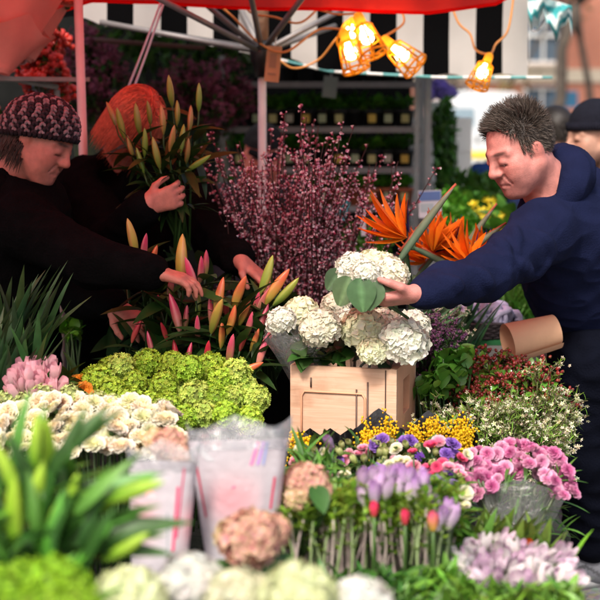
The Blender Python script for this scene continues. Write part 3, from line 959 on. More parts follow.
def head_paint(H, skin, s=1.0, stubble=0.25, brow=(.02, .015, .012), lips=(.38, .11, .10)):
    skin = np.array(skin)
    def f(V):
        q = H.loc(V) / s
        c = np.broadcast_to(skin, V.shape).copy()
        def blend(w, col):
            nonlocal c
            c = c * (1 - w[:, None]) + np.array(col) * w[:, None]
        near = np.linalg.norm(q, axis=1) < .2
        g = lambda ctr, r: np.exp(-(((q - np.array(ctr)) / np.array(r)) ** 2).sum(1))
        for y in (-1, 1):
            blend(.45 * g((.06, y * .045, -.022), (.03, .022, .022)), skin * [1.0, .66, .62])
            blend(.4 * g((-.015, y * .085, 0), (.03, .02, .035)), skin * [1.0, .62, .55])
            blend(.85 * np.clip(1.6 * g((.085, y * .034, .0285), (.03, .021, .0052)), 0, 1), brow)
            blend(.95 * np.clip(1.8 * g((.09, y * .033, -.0062), (.02, .016, .0030)), 0, 1), (.012, .008, .007))
            blend(.35 * g((.085, y * .032, -.012), (.02, .018, .008)), skin * [.75, .6, .6])
        blend(.4 * g((.108, 0, -.027), (.015, .016, .014)), skin * [1.0, .6, .55])
        blend(.75 * g((.09, 0, -.0635), (.012, .021, .0095)), lips)
        if stubble:
            w = stubble * np.clip((-.040 - q[:, 2]) / .02, 0, 1) * np.clip((q[:, 0] + .03) / .03, 0, 1) * np.clip((q[:, 2] + .135) / .02, 0, 1) * near
            blend(w, skin * [.45, .42, .45])
        return c
    return f

def hand_prims(W, D, Np, thumb, curl=0.5, s=1.0, spread=0.1, curls=None):
    W = np.array(tuple(W), float); D = norm(np.array(tuple(D), float))
    Np = np.array(tuple(Np), float); Np = norm(Np - D * (Np @ D)); T = np.cross(D, Np) * thumb
    L = []
    offs = (.030, .010, -.011, -.030); lens = (.072, .080, .073, .058)
    for i, (o, ln) in enumerate(zip(offs, lens)):
        kn = W + D * (.092 - abs(o) * .25) * s + T * o * s
        L.append(cap(W + T * o * .55 * s + D * .008 * s, kn, .014 * s, .0115 * s, .016))
        cu = curls[i] if curls else curl
        a = cu * .55; q = kn
        dirn = norm(D + T * spread * o / .03)
        for j, fr in enumerate((.45, .30, .25)):
            e = q + (math.cos(a) * dirn + math.sin(a) * Np) * ln * fr * s
            L.append(cap(q, e, (.0098 - .0009 * j) * s, (.0092 - .0010 * j) * s, .004))
            q = e; a += cu
    b = W + D * .022 * s + T * .024 * s
    m = b + (D * .60 + T * .62 + Np * .30) * .044 * s
    e = m + (D * .85 + T * .25 + Np * .45) * .032 * s
    e2 = e + (D * .9 + Np * .5) * .022 * s
    L += [cap(W + D * .01 * s, b, .014 * s, .0145 * s, .015), cap(b, m, .014 * s, .0115 * s, .012), cap(m, e, .0112 * s, .0098 * s, .004), cap(e, e2, .0098 * s, .008 * s, .004)]
    return L

def folds(amp, dirs=((9, 4, 30), (-12, 17, 22), (20, -9, 38), (5, 30, -26)), sharp=1.0):
    K = np.array(dirs, float) * 1.6
    def f(V, N):
        w = np.sin(V @ np.array([7., 11., 5.])) * 1.3 + np.sin(V @ np.array([-13., 6., 15.])) * .9
        a = sum(np.sin(V @ k + w * (i % 2 * 1.4 + .6)) for i, k in enumerate(K)) / len(K)
        return amp * (1 - 2 * np.abs(a) ** .7) * .6
    return f

def strands_on(H, n, keep, length, lean, rad, cols, s=1.0, segs=3, skull=((-.014, 0, .036), (.100, .080, .093)), gravity=0.0, mb=None, nw=1.0, hug=False):
    """many thin tapering locks rooted on the skull; keep(q) and length(q) work in head coordinates"""
    mb = mb or MB()
    c0 = np.array(skull[0]) * s; r0 = np.array(skull[1]) * s
    made = 0
    while made < n:
        d = norm(rng.normal(size=3)); q = c0 + d * r0
        if not keep(q / s): continue
        made += 1
        nn = norm(d / r0); ln = length(q / s) * rng.uniform(.75, 1.2)
        le = np.array(lean(q / s)) + rng.normal(0, .18, 3)
        pts = []; p_ = q - nn * .004; dd = norm(nn * nw + le)
        for k in range(segs + 1):
            pts.append(H.p(*p_)); dd = norm(dd + np.array([0, 0, -gravity])); p_ = p_ + dd * ln / segs
            if hug:
                e = (p_ - c0) / r0; m_ = np.linalg.norm(e)
                if p_[2] < c0[2]:
                    e2 = e[:2]; m2_ = np.linalg.norm(e2)
                    p_[:2] = c0[:2] + e2 / max(m2_, 1e-6) * r0[:2] * min(1.14, max(m2_, 1.03))
                elif m_ < 1.02 + .03 * k / segs or m_ > 1.10: p_ = c0 + e / m_ * r0 * min(1.10, max(m_, 1.02 + .03 * k / segs))
        rr = rad * rng.uniform(.7, 1.3) * np.array([1.0] + [1 - .8 * (k / segs) for k in range(1, segs + 1)])
        col = np.array(cols[rng.integers(len(cols))]) * rng.uniform(.7, 1.25)
        mb.tube(pts, rr, 3, col, cap=False)
    return mb

def rel(mb, root):
    off = np.array(root.location)
    mb.v = [v - off for v in mb.v]
    return mb

def lerp3(a, b, t): return Vector(a).lerp(Vector(b), t)

def arm(sh, el, wr, r, k=0.03):
    return [cap(sh, el, r[0], r[1], k), cap(el, wr, r[1], r[2], k)]

def shoe(root, ankle, fwd, colA, name='shoe'):
    f = norm(np.array([fwd[0], fwd[1], 0.0])); a = np.array(tuple(ankle)); a = np.array([a[0], a[1], 0.0])
    R = np.stack([f, np.cross([0, 0, 1.0], f), [0, 0, 1.0]], 1)
    q = lambda x, y, z: a + R @ np.array([x, y, z])
    pr = [cap(q(-.05, 0, .05), q(.05, 0, .05), .042, .043, .03), cap(q(.05, 0, .05), q(.17, .004, .038), .043, .034, .03), cap(q(-.03, 0, .05), q(-.03, 0, .105), .045, .043, .03),
          ell(q(.06, 0, -.03), (.3, .2, .042), R, .004, -1)]
    def c(V):
        l = (V - a) @ R
        cc = np.broadcast_to(np.array(colA), V.shape).copy()
        cc[(np.abs(l[:, 2] - .055 - .02 * np.sin(l[:, 0] * 40)) < .006)] = np.array(colA) * .35
        return cc
    o = solid(name, pr, .006, M_shoe, root, c, 1)
    mb = MB(); n = 20; prof = []
    for i in range(n):
        t = 2 * math.pi * i / n; prof.append((.062 + .137 * math.cos(t), (.043 + .006 * math.cos(t)) * math.sin(t)))
    V = [q(x, y, z) for z in (.0, .026) for x, y in prof]
    mb.add(V, [(i, (i + 1) % n, n + (i + 1) % n, n + i) for i in range(n)] + [tuple(range(n))[::-1], tuple(range(n, 2 * n))])
    rel(mb, root).build('sole', M_rubber, o)
    return o

def legs(root, hips, knees, ankles, r, col, vox=.011, name='trousers', fold=.006, m=None):
    pr = []
    for h, k, a in zip(hips, knees, ankles):
        pr += [cap(h, k, r[0], r[1], .03), cap(k, a, r[1], r[2], .02)]
    pr.append(cap(hips[0], hips[1], r[0] * 1.08, r[0] * 1.08, .05))
    return solid(name, pr, vox, m or M_denim, root, col, 2, folds(fold))

# --- the flower seller in the navy hooded top -------------------------------------------------
def build_seller():
    root = thing('person', 'man with short spiky hair in a navy hooded top holding out a white hydrangea bunch', 'person', (P(590, 560, 4.6).x, P(590, 560, 4.6).y, 0))
    H = Frame(P(519, 152, 4.0), (-.83, -.40, -.40), (-.30, -.05, .95))
    neck = P(552, 192, 4.09)
    shL, shR = P(541, 233, 3.97), P(583, 196, 4.30)
    elL, wrL = P(486, 276, 3.74), P(420, 294, 3.52)
    elR, wrR = P(640, 262, 4.45), P(612, 318, 4.30)
    pel = P(597, 345, 4.45)
    sk = (.53, .215, .185)
    hd = Vector((wrL - elL)).normalized()
    body = head_prims(H, .97, 1.02)
    body += [cap(H.p(-.03, 0, -.06), neck, .060, .066, .03), cap(neck, lerp3(neck, pel, .35), .08, .11, .04), cap(lerp3(neck, pel, .35), pel, .12, .12, .04), cap(shL, shR, .06, .06, .04)]
    body += arm(shL, elL, wrL, (.055, .045, .032)) + arm(shR, elR, wrR, (.055, .045, .032))
    body += hand_prims(wrL, (-.97, -.05, -.16), (-.1, .35, .93), -1, s=1.0, curls=(.42, .42, .5, .55))
    body += hand_prims(wrR, (-.3, -.2, -.9), (-.9, .1, .3), -1, curl=.4)
    paint = head_paint(H, sk, .97, .45, (.012, .008, .006))
    solid('body', body, .0036, M_skin, root, paint, 1)
    for q in (-1, 1):
        mb = MB(); c = H.p(.0745 * .97, q * .032 * .97, -.001)
        V, F, _ = ball_t(.0112, 10, 8)
        g = norm(V); look = norm(H.d(.75, 0, -.6))
        cc = np.where((g @ look > .9)[:, None], [.03, .02, .015], [.75, .68, .64])
        mb.add(V + c, F, cc); rel(mb, root).build('eye', mat('eyeball', attr=True, rough=.1, var=.02), root)
    # hair
    def keep(q):
        f, l, u = q
        hair_line = .082 - .35 * (l / .08) ** 2 * .10
        if f > .03: return u > hair_line + (f - .03) * .35
        if f > -.03: return u > .012 or (f < .012 and u > -.005)
        return u > -.055
    ln = lambda q: .017 + .017 * max(0, min(1, (q[2] - .05) / .05))
    def lean(q):
        w = min(1, max(0, (q[2] - .040) / .05 + .25 * math.sin(q[0] * 140)))
        a = np.array(((.9 if q[0] > -.02 else .1) + .5 * math.sin(q[1] * 70 + q[0] * 30), .6 * math.sin(q[0] * 80 + q[1] * 50), .5))
        b = np.array((.1 if q[0] > .0 else -.7, 0, -1.1 + .5 * math.sin(q[0] * 120)))
        return a * w + b * (1 - w)
    mb = MB()
    V, F, _ = ball_t(1, 28, 18)
    q = V * [.0985, .0785, .0915] + [-.015, 0, .037]
    kp = [keep(x) for x in q]
    F2 = [f for f in F if all(kp[i] for i in f)]
    mb.add(np.array([H.p(*(x * .97)) for x in q]), F2, (.05, .039, .034))
    strands_on(H, 6500, keep, ln, lean, .00125, [(.05, .036, .028), (.085, .062, .05), (.17, .14, .12), (.03, .022, .018), (.11, .085, .07)], .97, mb=mb)
    rel(mb, root).build('hair', M_hair, root)
    # hooded top
    navy = (.0068, .0098, .034)
    mid = lerp3(shL, shR, .5)
    hem = lerp3(pel, neck, .02)
    pr = [cap(shL, shR, .088, .088, .06), cap(mid + Vector((.02, 0, -.06)), lerp3(neck, pel, .55), .148, .150, .06), cap(lerp3(neck, pel, .5), hem, .150, .142, .05),
          cap(neck + Vector((.01, 0, -.03)), mid, .09, .11, .05)]
    pr += [cap(shL, elL, .086, .062, .04), cap(elL, lerp3(elL, wrL, .9), .060, .046, .03), cap(lerp3(elL, wrL, .86), lerp3(elL, wrL, .98), .040, .038, .006)]
    pr += [cap(shR, elR, .086, .066, .04), cap(elR, lerp3(elR, wrR, .9), .064, .047, .03)]
    # diagonal tucks where the sleeve bunches
    rs_ = np.random.default_rng(12)
    def tuck(p0, p1, r0, r1, t0, t1, a0, a1, rad):
        ax = norm(np.array(tuple(p1 - p0))); u = norm(np.cross(ax, [0, 1.0, .2])); w_ = np.cross(ax, u); last = None
        for i in range(7):
            f = i / 6; t = t0 + (t1 - t0) * f; an = a0 + (a1 - a0) * f; r = (r0 + (r1 - r0) * t) * .96
            q = np.array(tuple(p0)) + (np.array(tuple(p1)) - np.array(tuple(p0))) * t + (u * math.cos(an) + w_ * math.sin(an)) * r
            if last is not None: pr.append(cap(last, q, rad * math.sin(math.pi * (f * .9 + .05)) + .002, rad * math.sin(math.pi * (min(1, f + .16) * .9 + .05)) + .002, .016))
            last = q
    for k in range(22):
        up_ = k % 3; p0, p1, r0, r1 = ((shL, elL, .086, .062), (shL, elL, .086, .062), (elL, wrL, .060, .042))[up_]
        t0 = rs_.uniform(.15, .8); a0 = rs_.uniform(0, 6.28); tuck(p0, p1, r0, r1, t0, min(1.0, t0 + rs_.uniform(.12, .34)), a0, a0 + rs_.uniform(.7, 1.6) * (1 if rs_.random() < .6 else -1), rs_.uniform(.008, .0135))
    # stitched armhole seam and ribbed cuff
    def ring(p, ax, r, w, n=20, k=.004, sq=1.0):
        ax = norm(np.array(tuple(ax))); u = norm(np.cross(ax, [0, 1.0, .2])); v = np.cross(ax, u); p = np.array(tuple(p))
        Q = [p + (u * math.cos(6.2832 * i / n) + v * math.sin(6.2832 * i / n) * sq) * r for i in range(n + 1)]
        for i in range(n): pr.append(cap(Q[i], Q[i + 1], w, w, k))
    ring(lerp3(shL, elL, .06), (elL - shL), .0885, .0042)
    for t in (.86, .89, .92, .95, .98): ring(lerp3(elL, wrL, t), wrL - elL, .0385, .0035, 14, .003)
    # neck opening
    pr.append(cap(H.p(-.02, 0, -.10), H.p(.06, 0, -.16), .062, .05, .02, -1))
    top = solid('hooded_top', pr, .0055, M_navy, root, navy, 1, folds(.0065))
    # hood lying on the back
    up = norm(np.array(tuple(neck - pel)))
    hp = []
    n = 14
    for i in range(n):
        a0 = -2.35 + 4.7 * i / (n - 1); a1 = -2.35 + 4.7 * (i + 1) / (n - 1)
        if i == n - 1: break
        def ring(a):
            back = np.array([.90, .28, .15]); side = norm(np.cross(up, back)); back = norm(np.cross(side, up))
            r = .080 + .012 * math.cos(a)
            return np.array(tuple(neck)) + back * r * math.cos(a) * 1.0 + side * r * math.sin(a) * .95 + up * (.034 + .010 * math.cos(a)) - back * .012
        hp.append(cap(ring(a0), ring(a1), .030 + .020 * max(0, math.cos(a0)), .030 + .020 * max(0, math.cos(a1)), .02))
    b = np.array(tuple(neck))
    hp.append(ell(b + np.array([.070, .03, -.075]), (.065, .09, .080), None, .04))
    hp.append(cap(H.p(-.02, 0, -.06), H.p(.0, 0, -.12), .070, .07, .02, -1))
    solid('hood', hp, .0055, M_navy, root, navy, 1, folds(.012))
    # trousers, shoes
    hips = [P(588, 362, 4.28), P(640, 362, 4.50)]
    kn = [P(586, 455, 4.36), P(640, 458, 4.62)]
    an = [P(590, 538, 4.50), P(650, 545, 4.75)]
    legs(root, hips, kn, an, (.105, .088, .082), (.0026, .0034, .008), fold=.010)
    for a in an: shoe(root, a, (-1, -.25), (.16, .165, .19))
    return root, wrL

seller, seller_wrist = build_seller()

def simple_person(label, H, neck, shL, shR, elL, wrL, elR, wrR, pel, coat, coat_r=1.0, skin=(.50, .17, .13), handL=None, handR=None,  # default skin is reddened: red canopy light put into its colour
                  legs_at=None, fw=(0, -1), vox=.011, hs=.95, stubble=0.0, m=None, trouser=(.01, .01, .012), body_vox=.0045, show_legs=True, foldamp=.008):
    root = thing('person', label, 'person', (pel.x, pel.y, 0))
    b = head_prims(H, hs) + [cap(H.p(-.03, 0, -.06), neck, .052, .056, .03), cap(neck, pel, .08, .1, .04), cap(shL, shR, .05, .05, .04)]
    b += arm(shL, elL, wrL, (.05, .042, .029)) + arm(shR, elR, wrR, (.05, .042, .029))
    if handL: b += hand_prims(wrL, *handL[0], thumb=-1, s=.88, **handL[1])
    if handR: b += hand_prims(wrR, *handR[0], thumb=1, s=.88, **handR[1])
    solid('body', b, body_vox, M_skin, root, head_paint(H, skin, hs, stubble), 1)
    r = coat_r
    mid = lerp3(shL, shR, .5)
    pr = [cap(shL, shR, .085 * r, .085 * r, .06), cap(mid, lerp3(neck, pel, .5), .13 * r, .145 * r, .06), cap(lerp3(neck, pel, .5), pel, .15 * r, .165 * r, .06), cap(neck, mid, .07 * r, .09 * r, .04)]
    pr += [cap(shL, elL, .078 * r, .062 * r, .03), cap(elL, lerp3(elL, wrL, .93), .060 * r, .046 * r, .03), cap(shR, elR, .078 * r, .062 * r, .03), cap(elR, lerp3(elR, wrR, .93), .060 * r, .046 * r, .03)]
    pr.append(cap(H.p(0, 0, -.10), H.p(.05, 0, -.16), .05, .04, .02, -1))
    if show_legs:
        skirt = pel + Vector((0, 0, -.16)); pr.append(cap(pel, skirt, .165 * r, .17 * r, .05))
    solid('coat', pr, vox, m or M_black_cloth, root, coat, 1, folds(foldamp))
    if show_legs:
        ax = Vector((shL - shR)); ax.z = 0; ax.normalize()
        hips = [pel + ax * .09, pel - ax * .09]
        kn = [Vector((h.x, h.y, .46)) for h in hips]; an = [Vector((h.x, h.y, .09)) for h in hips]
        legs(root, hips, kn, an, (.09, .07, .06), trouser, vox=.018)
        for a in an: shoe(root, a, fw, (.02, .02, .02))
    return root

# --- woman in the knitted hat ----------------------------------------------------------------
BLACK = (.0030, .0028, .0032)
def build_woman():
    H = Frame(P(41, 142, 4.12), (.83, -.28, -.42), (.36, 0, .93))
    neck = P(14, 184, 4.2)
    shR, shL = P(24, 226, 4.0), P(20, 200, 4.38)
    elR, wrR = P(92, 262, 3.84), P(154, 272, 3.80)
    elL, wrL = P(84, 296, 4.22), P(112, 304, 4.05)
    pel = P(-2, 350, 4.35)
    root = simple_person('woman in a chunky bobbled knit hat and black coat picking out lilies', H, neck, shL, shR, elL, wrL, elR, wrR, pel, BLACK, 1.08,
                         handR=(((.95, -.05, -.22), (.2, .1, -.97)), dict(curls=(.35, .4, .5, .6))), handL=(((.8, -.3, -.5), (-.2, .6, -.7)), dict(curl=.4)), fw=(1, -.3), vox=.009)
    # collar and scarf mass
    n = np.array(tuple(neck))
    solid('collar', [cap(n + [-.02, -.10, -.01], n + [.085, -.045, -.035], .045, .04, .03), cap(n + [.085, -.045, -.035], n + [.06, .08, -.02], .04, .045, .03), cap(n + [-.06, -.05, 0], n + [-.05, .07, 0], .05, .05, .03)], .009, M_black_cloth, root, BLACK, 1, folds(.005))
    # knit hat: shell with rows of bobbles
    mb = MB(); s = .95
    dark = np.array((.018, .012, .015)); pale = np.array((.30, .20, .22))
    prof = []
    for i in range(15):
        th = math.pi / 2 * i / 14
        prof.append((math.cos(th), math.sin(th)))
    c0 = np.array((-.022, 0, .040)); rr = np.array((.120, .099, .098))
    tilt = roty(-.34)
    def at(a, th, out=1.0):
        q = np.array((math.cos(th) * math.cos(a), math.cos(th) * math.sin(a), math.sin(th))) * rr * out
        return H.p(*((tilt @ q + c0) * s))
    N = 40; V = []; F = []
    ths = np.linspace(-.30, math.pi / 2, 20)
    for th in ths:
        for k in range(N): V.append(at(2 * math.pi * k / N, th))
    for i in range(len(ths) - 1):
        for k in range(N): F.append((i * N + k, i * N + (k + 1) % N, (i + 1) * N + (k + 1) % N, (i + 1) * N + k))
    mb.add(V, F, dark)
    for i, th in enumerate(np.linspace(-.20, 1.42, 14)):
        cnt = max(6, int(34 * math.cos(th)))
        for k in range(cnt):
            a = 2 * math.pi * (k + .5 * (i % 2)) / cnt
            w = .0098 * (1 if cnt > 8 else .7)
            T = ball_t(1, 6, 4)
            nrm = norm(at(a, th, 1.1) - at(a, th)); R = frames_z(nrm[None], 0.0)[0]
            for sg in (-1, 1): mb.add((T[0] * [w * .52, w * .95, .0055] @ rotz(sg * .55).T + [sg * w * .42, 0, 0]) @ R.T + at(a, th, 1.005), T[1], pale * random.uniform(.6, 1.15) if (i + k) % 2 else dark * 2.2)
    for k in range(48):
        a = 2 * math.pi * k / 48
        mb.tube([at(a, -.36, 1.02), at(a, -.22, 1.035)], .0075, 5, dark * (1.6 if k % 2 else 1.0))
    rel(mb, root).build('knit_hat', M_knit, root)
    hb = strands_on(H, 500, lambda q: q[2] < -.0 and q[2] > -.06 and q[0] < -.01, lambda q: .05, lambda q: (.2, 0, -2), .0028, [(.03, .014, .01), (.05, .02, .014)], .97, 4, nw=.2, hug=True)
    rel(hb, root).build('hair', M_hair, root)
    return root
build_woman()

# --- person with reddish hair holding the lily bunch ------------------------------------------
def build_redhead():
    H = Frame(P(133, 128, 4.5), (.30, -.72, -.62), (.15, .25, .95))
    neck = P(126, 160, 4.66)
    shR, shL = P(86, 186, 4.62), P(186, 186, 4.78)
    elR, wrR = P(110, 246, 4.34), P(146, 206, 4.10)
    elL, wrL = P(216, 240, 4.46), P(240, 260, 4.16)
    pel = P(125, 316, 4.80)
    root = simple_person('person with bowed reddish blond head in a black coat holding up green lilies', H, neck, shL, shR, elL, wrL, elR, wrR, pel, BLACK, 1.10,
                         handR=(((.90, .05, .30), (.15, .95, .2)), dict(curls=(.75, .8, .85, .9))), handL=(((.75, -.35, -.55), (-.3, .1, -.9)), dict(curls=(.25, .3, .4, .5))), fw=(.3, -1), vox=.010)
    mb = MB(); s = .95
    V, F, _ = ball_t(1, 28, 18)
    q = V * [.104, .084, .098] + [-.016, 0, .038]
    F2 = [f for f in F if all((q[i][0] < .055 or q[i][2] > .06) for i in f)]
    mb.add(np.array([H.p(*(x * s)) for x in q]), F2, (.42, .09, .05))  # ginger hair, cap and locks made redder to include the red canopy light
    strands_on(H, 4200, lambda q: q[2] > -.03 and (q[0] < .065 or q[2] > .07), lambda q: .085 if q[2] < .08 else .16,
               lambda q: (q[0] * 8, q[1] * 14, -.9 if q[2] < .1 else -.1), .0013, [(.54, .12, .06), (.48, .10, .05), (.58, .15, .08), (.44, .09, .05)], s, 6,
               skull=((-.014, 0, .036), (.104, .084, .098)), gravity=.35, mb=mb, nw=.22, hug=True)
    rel(mb, root).build('hair', M_hair, root)
    return root
redhead = build_redhead()

# --- person in the shade behind the blossom ---------------------------------------------------
def build_shade_person():
    H = Frame(P(264, 158, 5.5), (.10, -.90, -.30), (0, 0, 1))
    neck = P(256, 190, 5.62)
    shR, shL = P(224, 205, 5.6), P(298, 205, 5.65)
    elR, wrR = P(214, 262, 5.5), P(235, 300, 5.3)
    elL, wrL = P(310, 265, 5.5), P(290, 300, 5.3)
    root = simple_person('person in a dark cap and grey jacket standing behind the tall pink blossom', H, neck, shL, shR, elL, wrL, elR, wrR, P(258, 330, 5.7), (.03, .028, .035), 1.0, skin=(.52, .17, .13), fw=(0, -1), vox=.013, body_vox=.006)  # skin tone carries the canopy's red light in its colour
    mb = MB(); V, F, _ = ball_t(1, 20, 12)
    q = V * [.108, .088, .100] + [-.016, 0, .040]
    F2 = [f for f in F if all(q[i][2] > .045 - (.03 if q[i][0] < -.02 else 0) for i in f)]
    mb.add(np.array([H.p(*(x * .95)) for x in q]), F2, (.012, .012, .014))
    mb.tube([H.p(.07, -.06, .052), H.p(.13, 0, .045), H.p(.07, .06, .052)], [.012, .02, .012], 6, (.012, .012, .014))
    rel(mb, root).build('cap', M_black_cloth, root)
build_shade_person()

# --- shoppers behind the seller ---------------------------------------------------------------
def build_shoppers():
    H = Frame(P(592, 138, 5.3), (-.95, -.28, -.08), (0, 0, 1))
    neck = P(612, 170, 5.36)
    r1 = simple_person('bearded man in a black beanie and dark quilted jacket behind the seller', H, neck, P(600, 200, 5.15), P(645, 195, 5.5), P(590, 255, 5.05), P(600, 310, 4.95), P(660, 260, 5.6), P(650, 320, 5.6), P(625, 320, 5.4),
                       (.018, .018, .017), 1.05, fw=(-1, -.3), vox=.012, stubble=.75, skin=(.44, .25, .18), foldamp=.012)
    mb = MB(); V, F, _ = ball_t(1, 24, 16)
    q = V * [.112, .092, .112] + [-.018, 0, .042]
    F2 = [f for f in F if all(q[i][2] > .032 + q[i][0] * .05 for i in f)]
    mb.add(np.array([H.p(*(x * .95)) for x in q]), F2, (.008, .009, .016))
    for k in range(60):
        a = 2 * math.pi * k / 60
        mb.tube([H.p(.95 * (.113 * math.cos(a) - .018), .95 * .0935 * math.sin(a), .95 * (.030 + .006 * math.cos(a))), H.p(.95 * (.112 * math.cos(a) - .018), .95 * .092 * math.sin(a), .95 * (.062 + .006 * math.cos(a)))], .0055, 5, (.010, .011, .02))
    rel(mb, r1).build('beanie', M_knit, r1)
    # dark haired man further back
    H2 = Frame(P(553, 136, 5.9), (-.35, .90, -.05), (0, 0, 1))
    neck2 = P(560, 166, 5.86)
    r2 = simple_person('dark haired man in a blue jacket seen from behind the hooded seller', H2, neck2, P(530, 192, 5.9), P(595, 192, 5.85), P(520, 245, 5.9), P(525, 300, 5.9), P(602, 245, 5.8), P(600, 300, 5.8), P(562, 315, 5.9),
                       (.02, .03, .09), 1.0, fw=(-.3, 1), vox=.014, body_vox=.006, skin=(.5, .27, .2))
    def keep(q): return (q[0] < .02 and q[2] > -.05) or q[2] > .07
    mb = MB(); V, F, _ = ball_t(1, 20, 14)
    q = V * [.101, .082, .095] + [-.016, 0, .038]
    F2 = [f for f in F if all(keep(q[i]) for i in f)]
    mb.add(np.array([H2.p(*(x * .95)) for x in q]), F2, (.018, .014, .012))
    strands_on(H2, 1500, keep, lambda q: .028, lambda q: (-.4, 0, -1.6), .0022, [(.022, .017, .014), (.04, .03, .025)], .95, mb=mb)
    rel(mb, r2).build('hair', M_hair, r2)
    # shopper in a blue anorak bending over the plants, far behind
    H3 = Frame(P(512, 152, 8.3), (.3, .8, -.5), (0, 0, 1))
    r3 = simple_person('shopper in a blue anorak stooping among the plants near the white van', H3, P(503, 170, 8.3), P(478, 178, 8.2), P(524, 178, 8.4), P(470, 205, 8.2), P(478, 228, 8.1), P(530, 205, 8.4), P(525, 228, 8.3), P(495, 222, 8.5),
                       (.012, .03, .11), 1.0, fw=(0, 1), vox=.018, body_vox=.009)
    mb = MB(); V, F, _ = ball_t(1, 16, 10)
    q = V * [.104, .085, .098] + [-.016, 0, .036]
    F2 = [f for f in F if all(q[i][0] < .05 for i in f)]
    mb.add(np.array([H3.p(*(x * .95)) for x in q]), F2, (.03, .02, .015)); rel(mb, r3).build('hair', M_hair, r3)
build_shoppers()
# ------------------------------------------------------------------ plant materials and flower heads
M_petal = mat('petal', attr=True, rough=.55, var=.12, scale=40, trans=.28, objvar=.10, spec=.3)
M_leaf = mat('leaf', attr=True, rough=.42, var=.25, scale=30, trans=.30, objvar=.12, spec=.5)
M_waxy = mat('waxy_bud', attr=True, rough=.32, var=.15, scale=25, trans=.15, objvar=.12)
M_stem = mat('stem', attr=True, rough=.6, var=.25, scale=30)
M_berry = mat('berry', attr=True, rough=.22, var=.2, scale=30)
M_film = film('clear_film')
M_film2 = film('milky_film', (.93, .94, .95), .13, .2)

def jit_tint(m, a=.15, hue=.06):
    return rng.uniform(1 - a, 1 + a, (m, 1)) * (1 + rng.normal(0, hue, (m, 3)))

def hydrangea(r, col, n=130, core=(.10, .14, .04), pet=4, size=.25, flat=.85, zmin=-.35, edge=None):
    mb = MB()
    V, F, _ = ball_t(r * .86, 16, 10); V = V * [1, 1, flat]; mb.add(V, F, core)
    D = sphere_dirs(n, zmin, .06)
    lump = 1 + .07 * np.sin(D @ np.array([5., 3, 4]) * 2.1) + rng.normal(0, .035, n)
    T = whorl(petal_t(.52, .18, 0, .6, col, edge or col, 2, 2), pet, .22)
    mb.inst(T, frames_z(D + rng.normal(0, .22, D.shape)), D * r * .93 * lump[:, None] * [1, 1, flat], r * size * rng.uniform(.85, 1.15, n), jit_tint(n, .10, .025))
    return mb.mesh('hydrangea_head', M_petal)

def snowball(r, col, n=230):
    """guelder rose ball: a dense sphere of tiny five lobed green flowers"""
    mb = MB(); V, F, _ = ball_t(r * .84, 12, 8); mb.add(V, F, np.array(col) * .45)
    D = sphere_dirs(n, -.7, .08)
    T = whorl(petal_t(.62, .25, 0, .6, np.array(col) * .85, np.array(col) * 1.12, 1, 2), 5, .30)
    lump = 1 + rng.normal(0, .05, n) + .08 * np.sin(D @ np.array([4., 6, 3]) * 1.7)
    mb.inst(T, frames_z(D + rng.normal(0, .25, D.shape)), D * r * .9 * lump[:, None], r * .19 * rng.uniform(.8, 1.2, n), jit_tint(n, .22, .05))
    return mb.mesh('snowball_head', M_petal)

def rose(r, c_in, c_out, layers=5, per=5, closed=.75, ruff=0.0, name='rose_head'):
    """layered cup of overlapping petals"""
    ts = []
    c_in = np.array(c_in); c_out = np.array(c_out)
    for i in range(layers):
        f = i / max(1, layers - 1)
        tilt = math.radians(84 - 62 * f * (1 - closed * .45))
        n = 3 if i == 0 else per + (i // 2)
        col = c_in + (c_out - c_in) * f
        def fp(u, t, f=f):
            w = (.30 + .34 * f) * (math.sin(math.pi * (.10 + .70 * t)) ** .6)
            return (.05 + t * (.62 + .38 * f), u * w + ruff * math.sin(9 * u + 5 * f) * t * .1, .42 * u * u * w + .30 * t * t * (1 - f) * -1 - .25 * f * t ** 3 + ruff * .10 * math.sin(8 * u) * t)
        ts.append(xf(whorl(strip(3, 4, fp, col * .80, col * 1.05), n, tilt, i * 1.1, .15), None, 1, (0, 0, .10 * (1 - f))))
    T = join_t(*ts)
    mb = MB(); mb.add(T[0] * r, T[1], T[2])
    V, F, _ = ball_t(r * .30, 8, 5); mb.add(V * [1, 1, .9] + [0, 0, -.02 * r], F, (.06, .12, .03))
    return mb.mesh(name, M_petal)

def tulip(r, h, c0, c1, opened=.15, name='tulip_head', n=6):
    def fp(u, t):
        w = r * .80 * (math.sin(math.pi * (.12 + .80 * t ** .85)) ** .75)
        rad = r * (.25 + .80 * math.sin(math.pi * min(1, .08 + .58 * t)) * (1 - .35 * (1 - opened) * t ** 2) + opened * .4 * t ** 2)
        a = u * w / max(rad, 1e-4)
        return (rad * math.cos(a), rad * math.sin(a), h * t)
    V = []; F = []; c = []; o = 0
    for k in range(n):
        p = strip(4, 2, fp, c0, c1)
        R = rotz(2 * math.pi * k / n + (.5 if k % 2 else 0)); s_ = .93 if k % 2 else 1
        V.append((p[0] * [s_, s_, 1]) @ R.T); c.append(p[2]); F += [tuple(i + o for i in f) for f in p[1]]; o += len(p[0])
    mb = MB(); mb.add(np.concatenate(V), F, np.concatenate(c))
    return mb.mesh(name, M_petal)

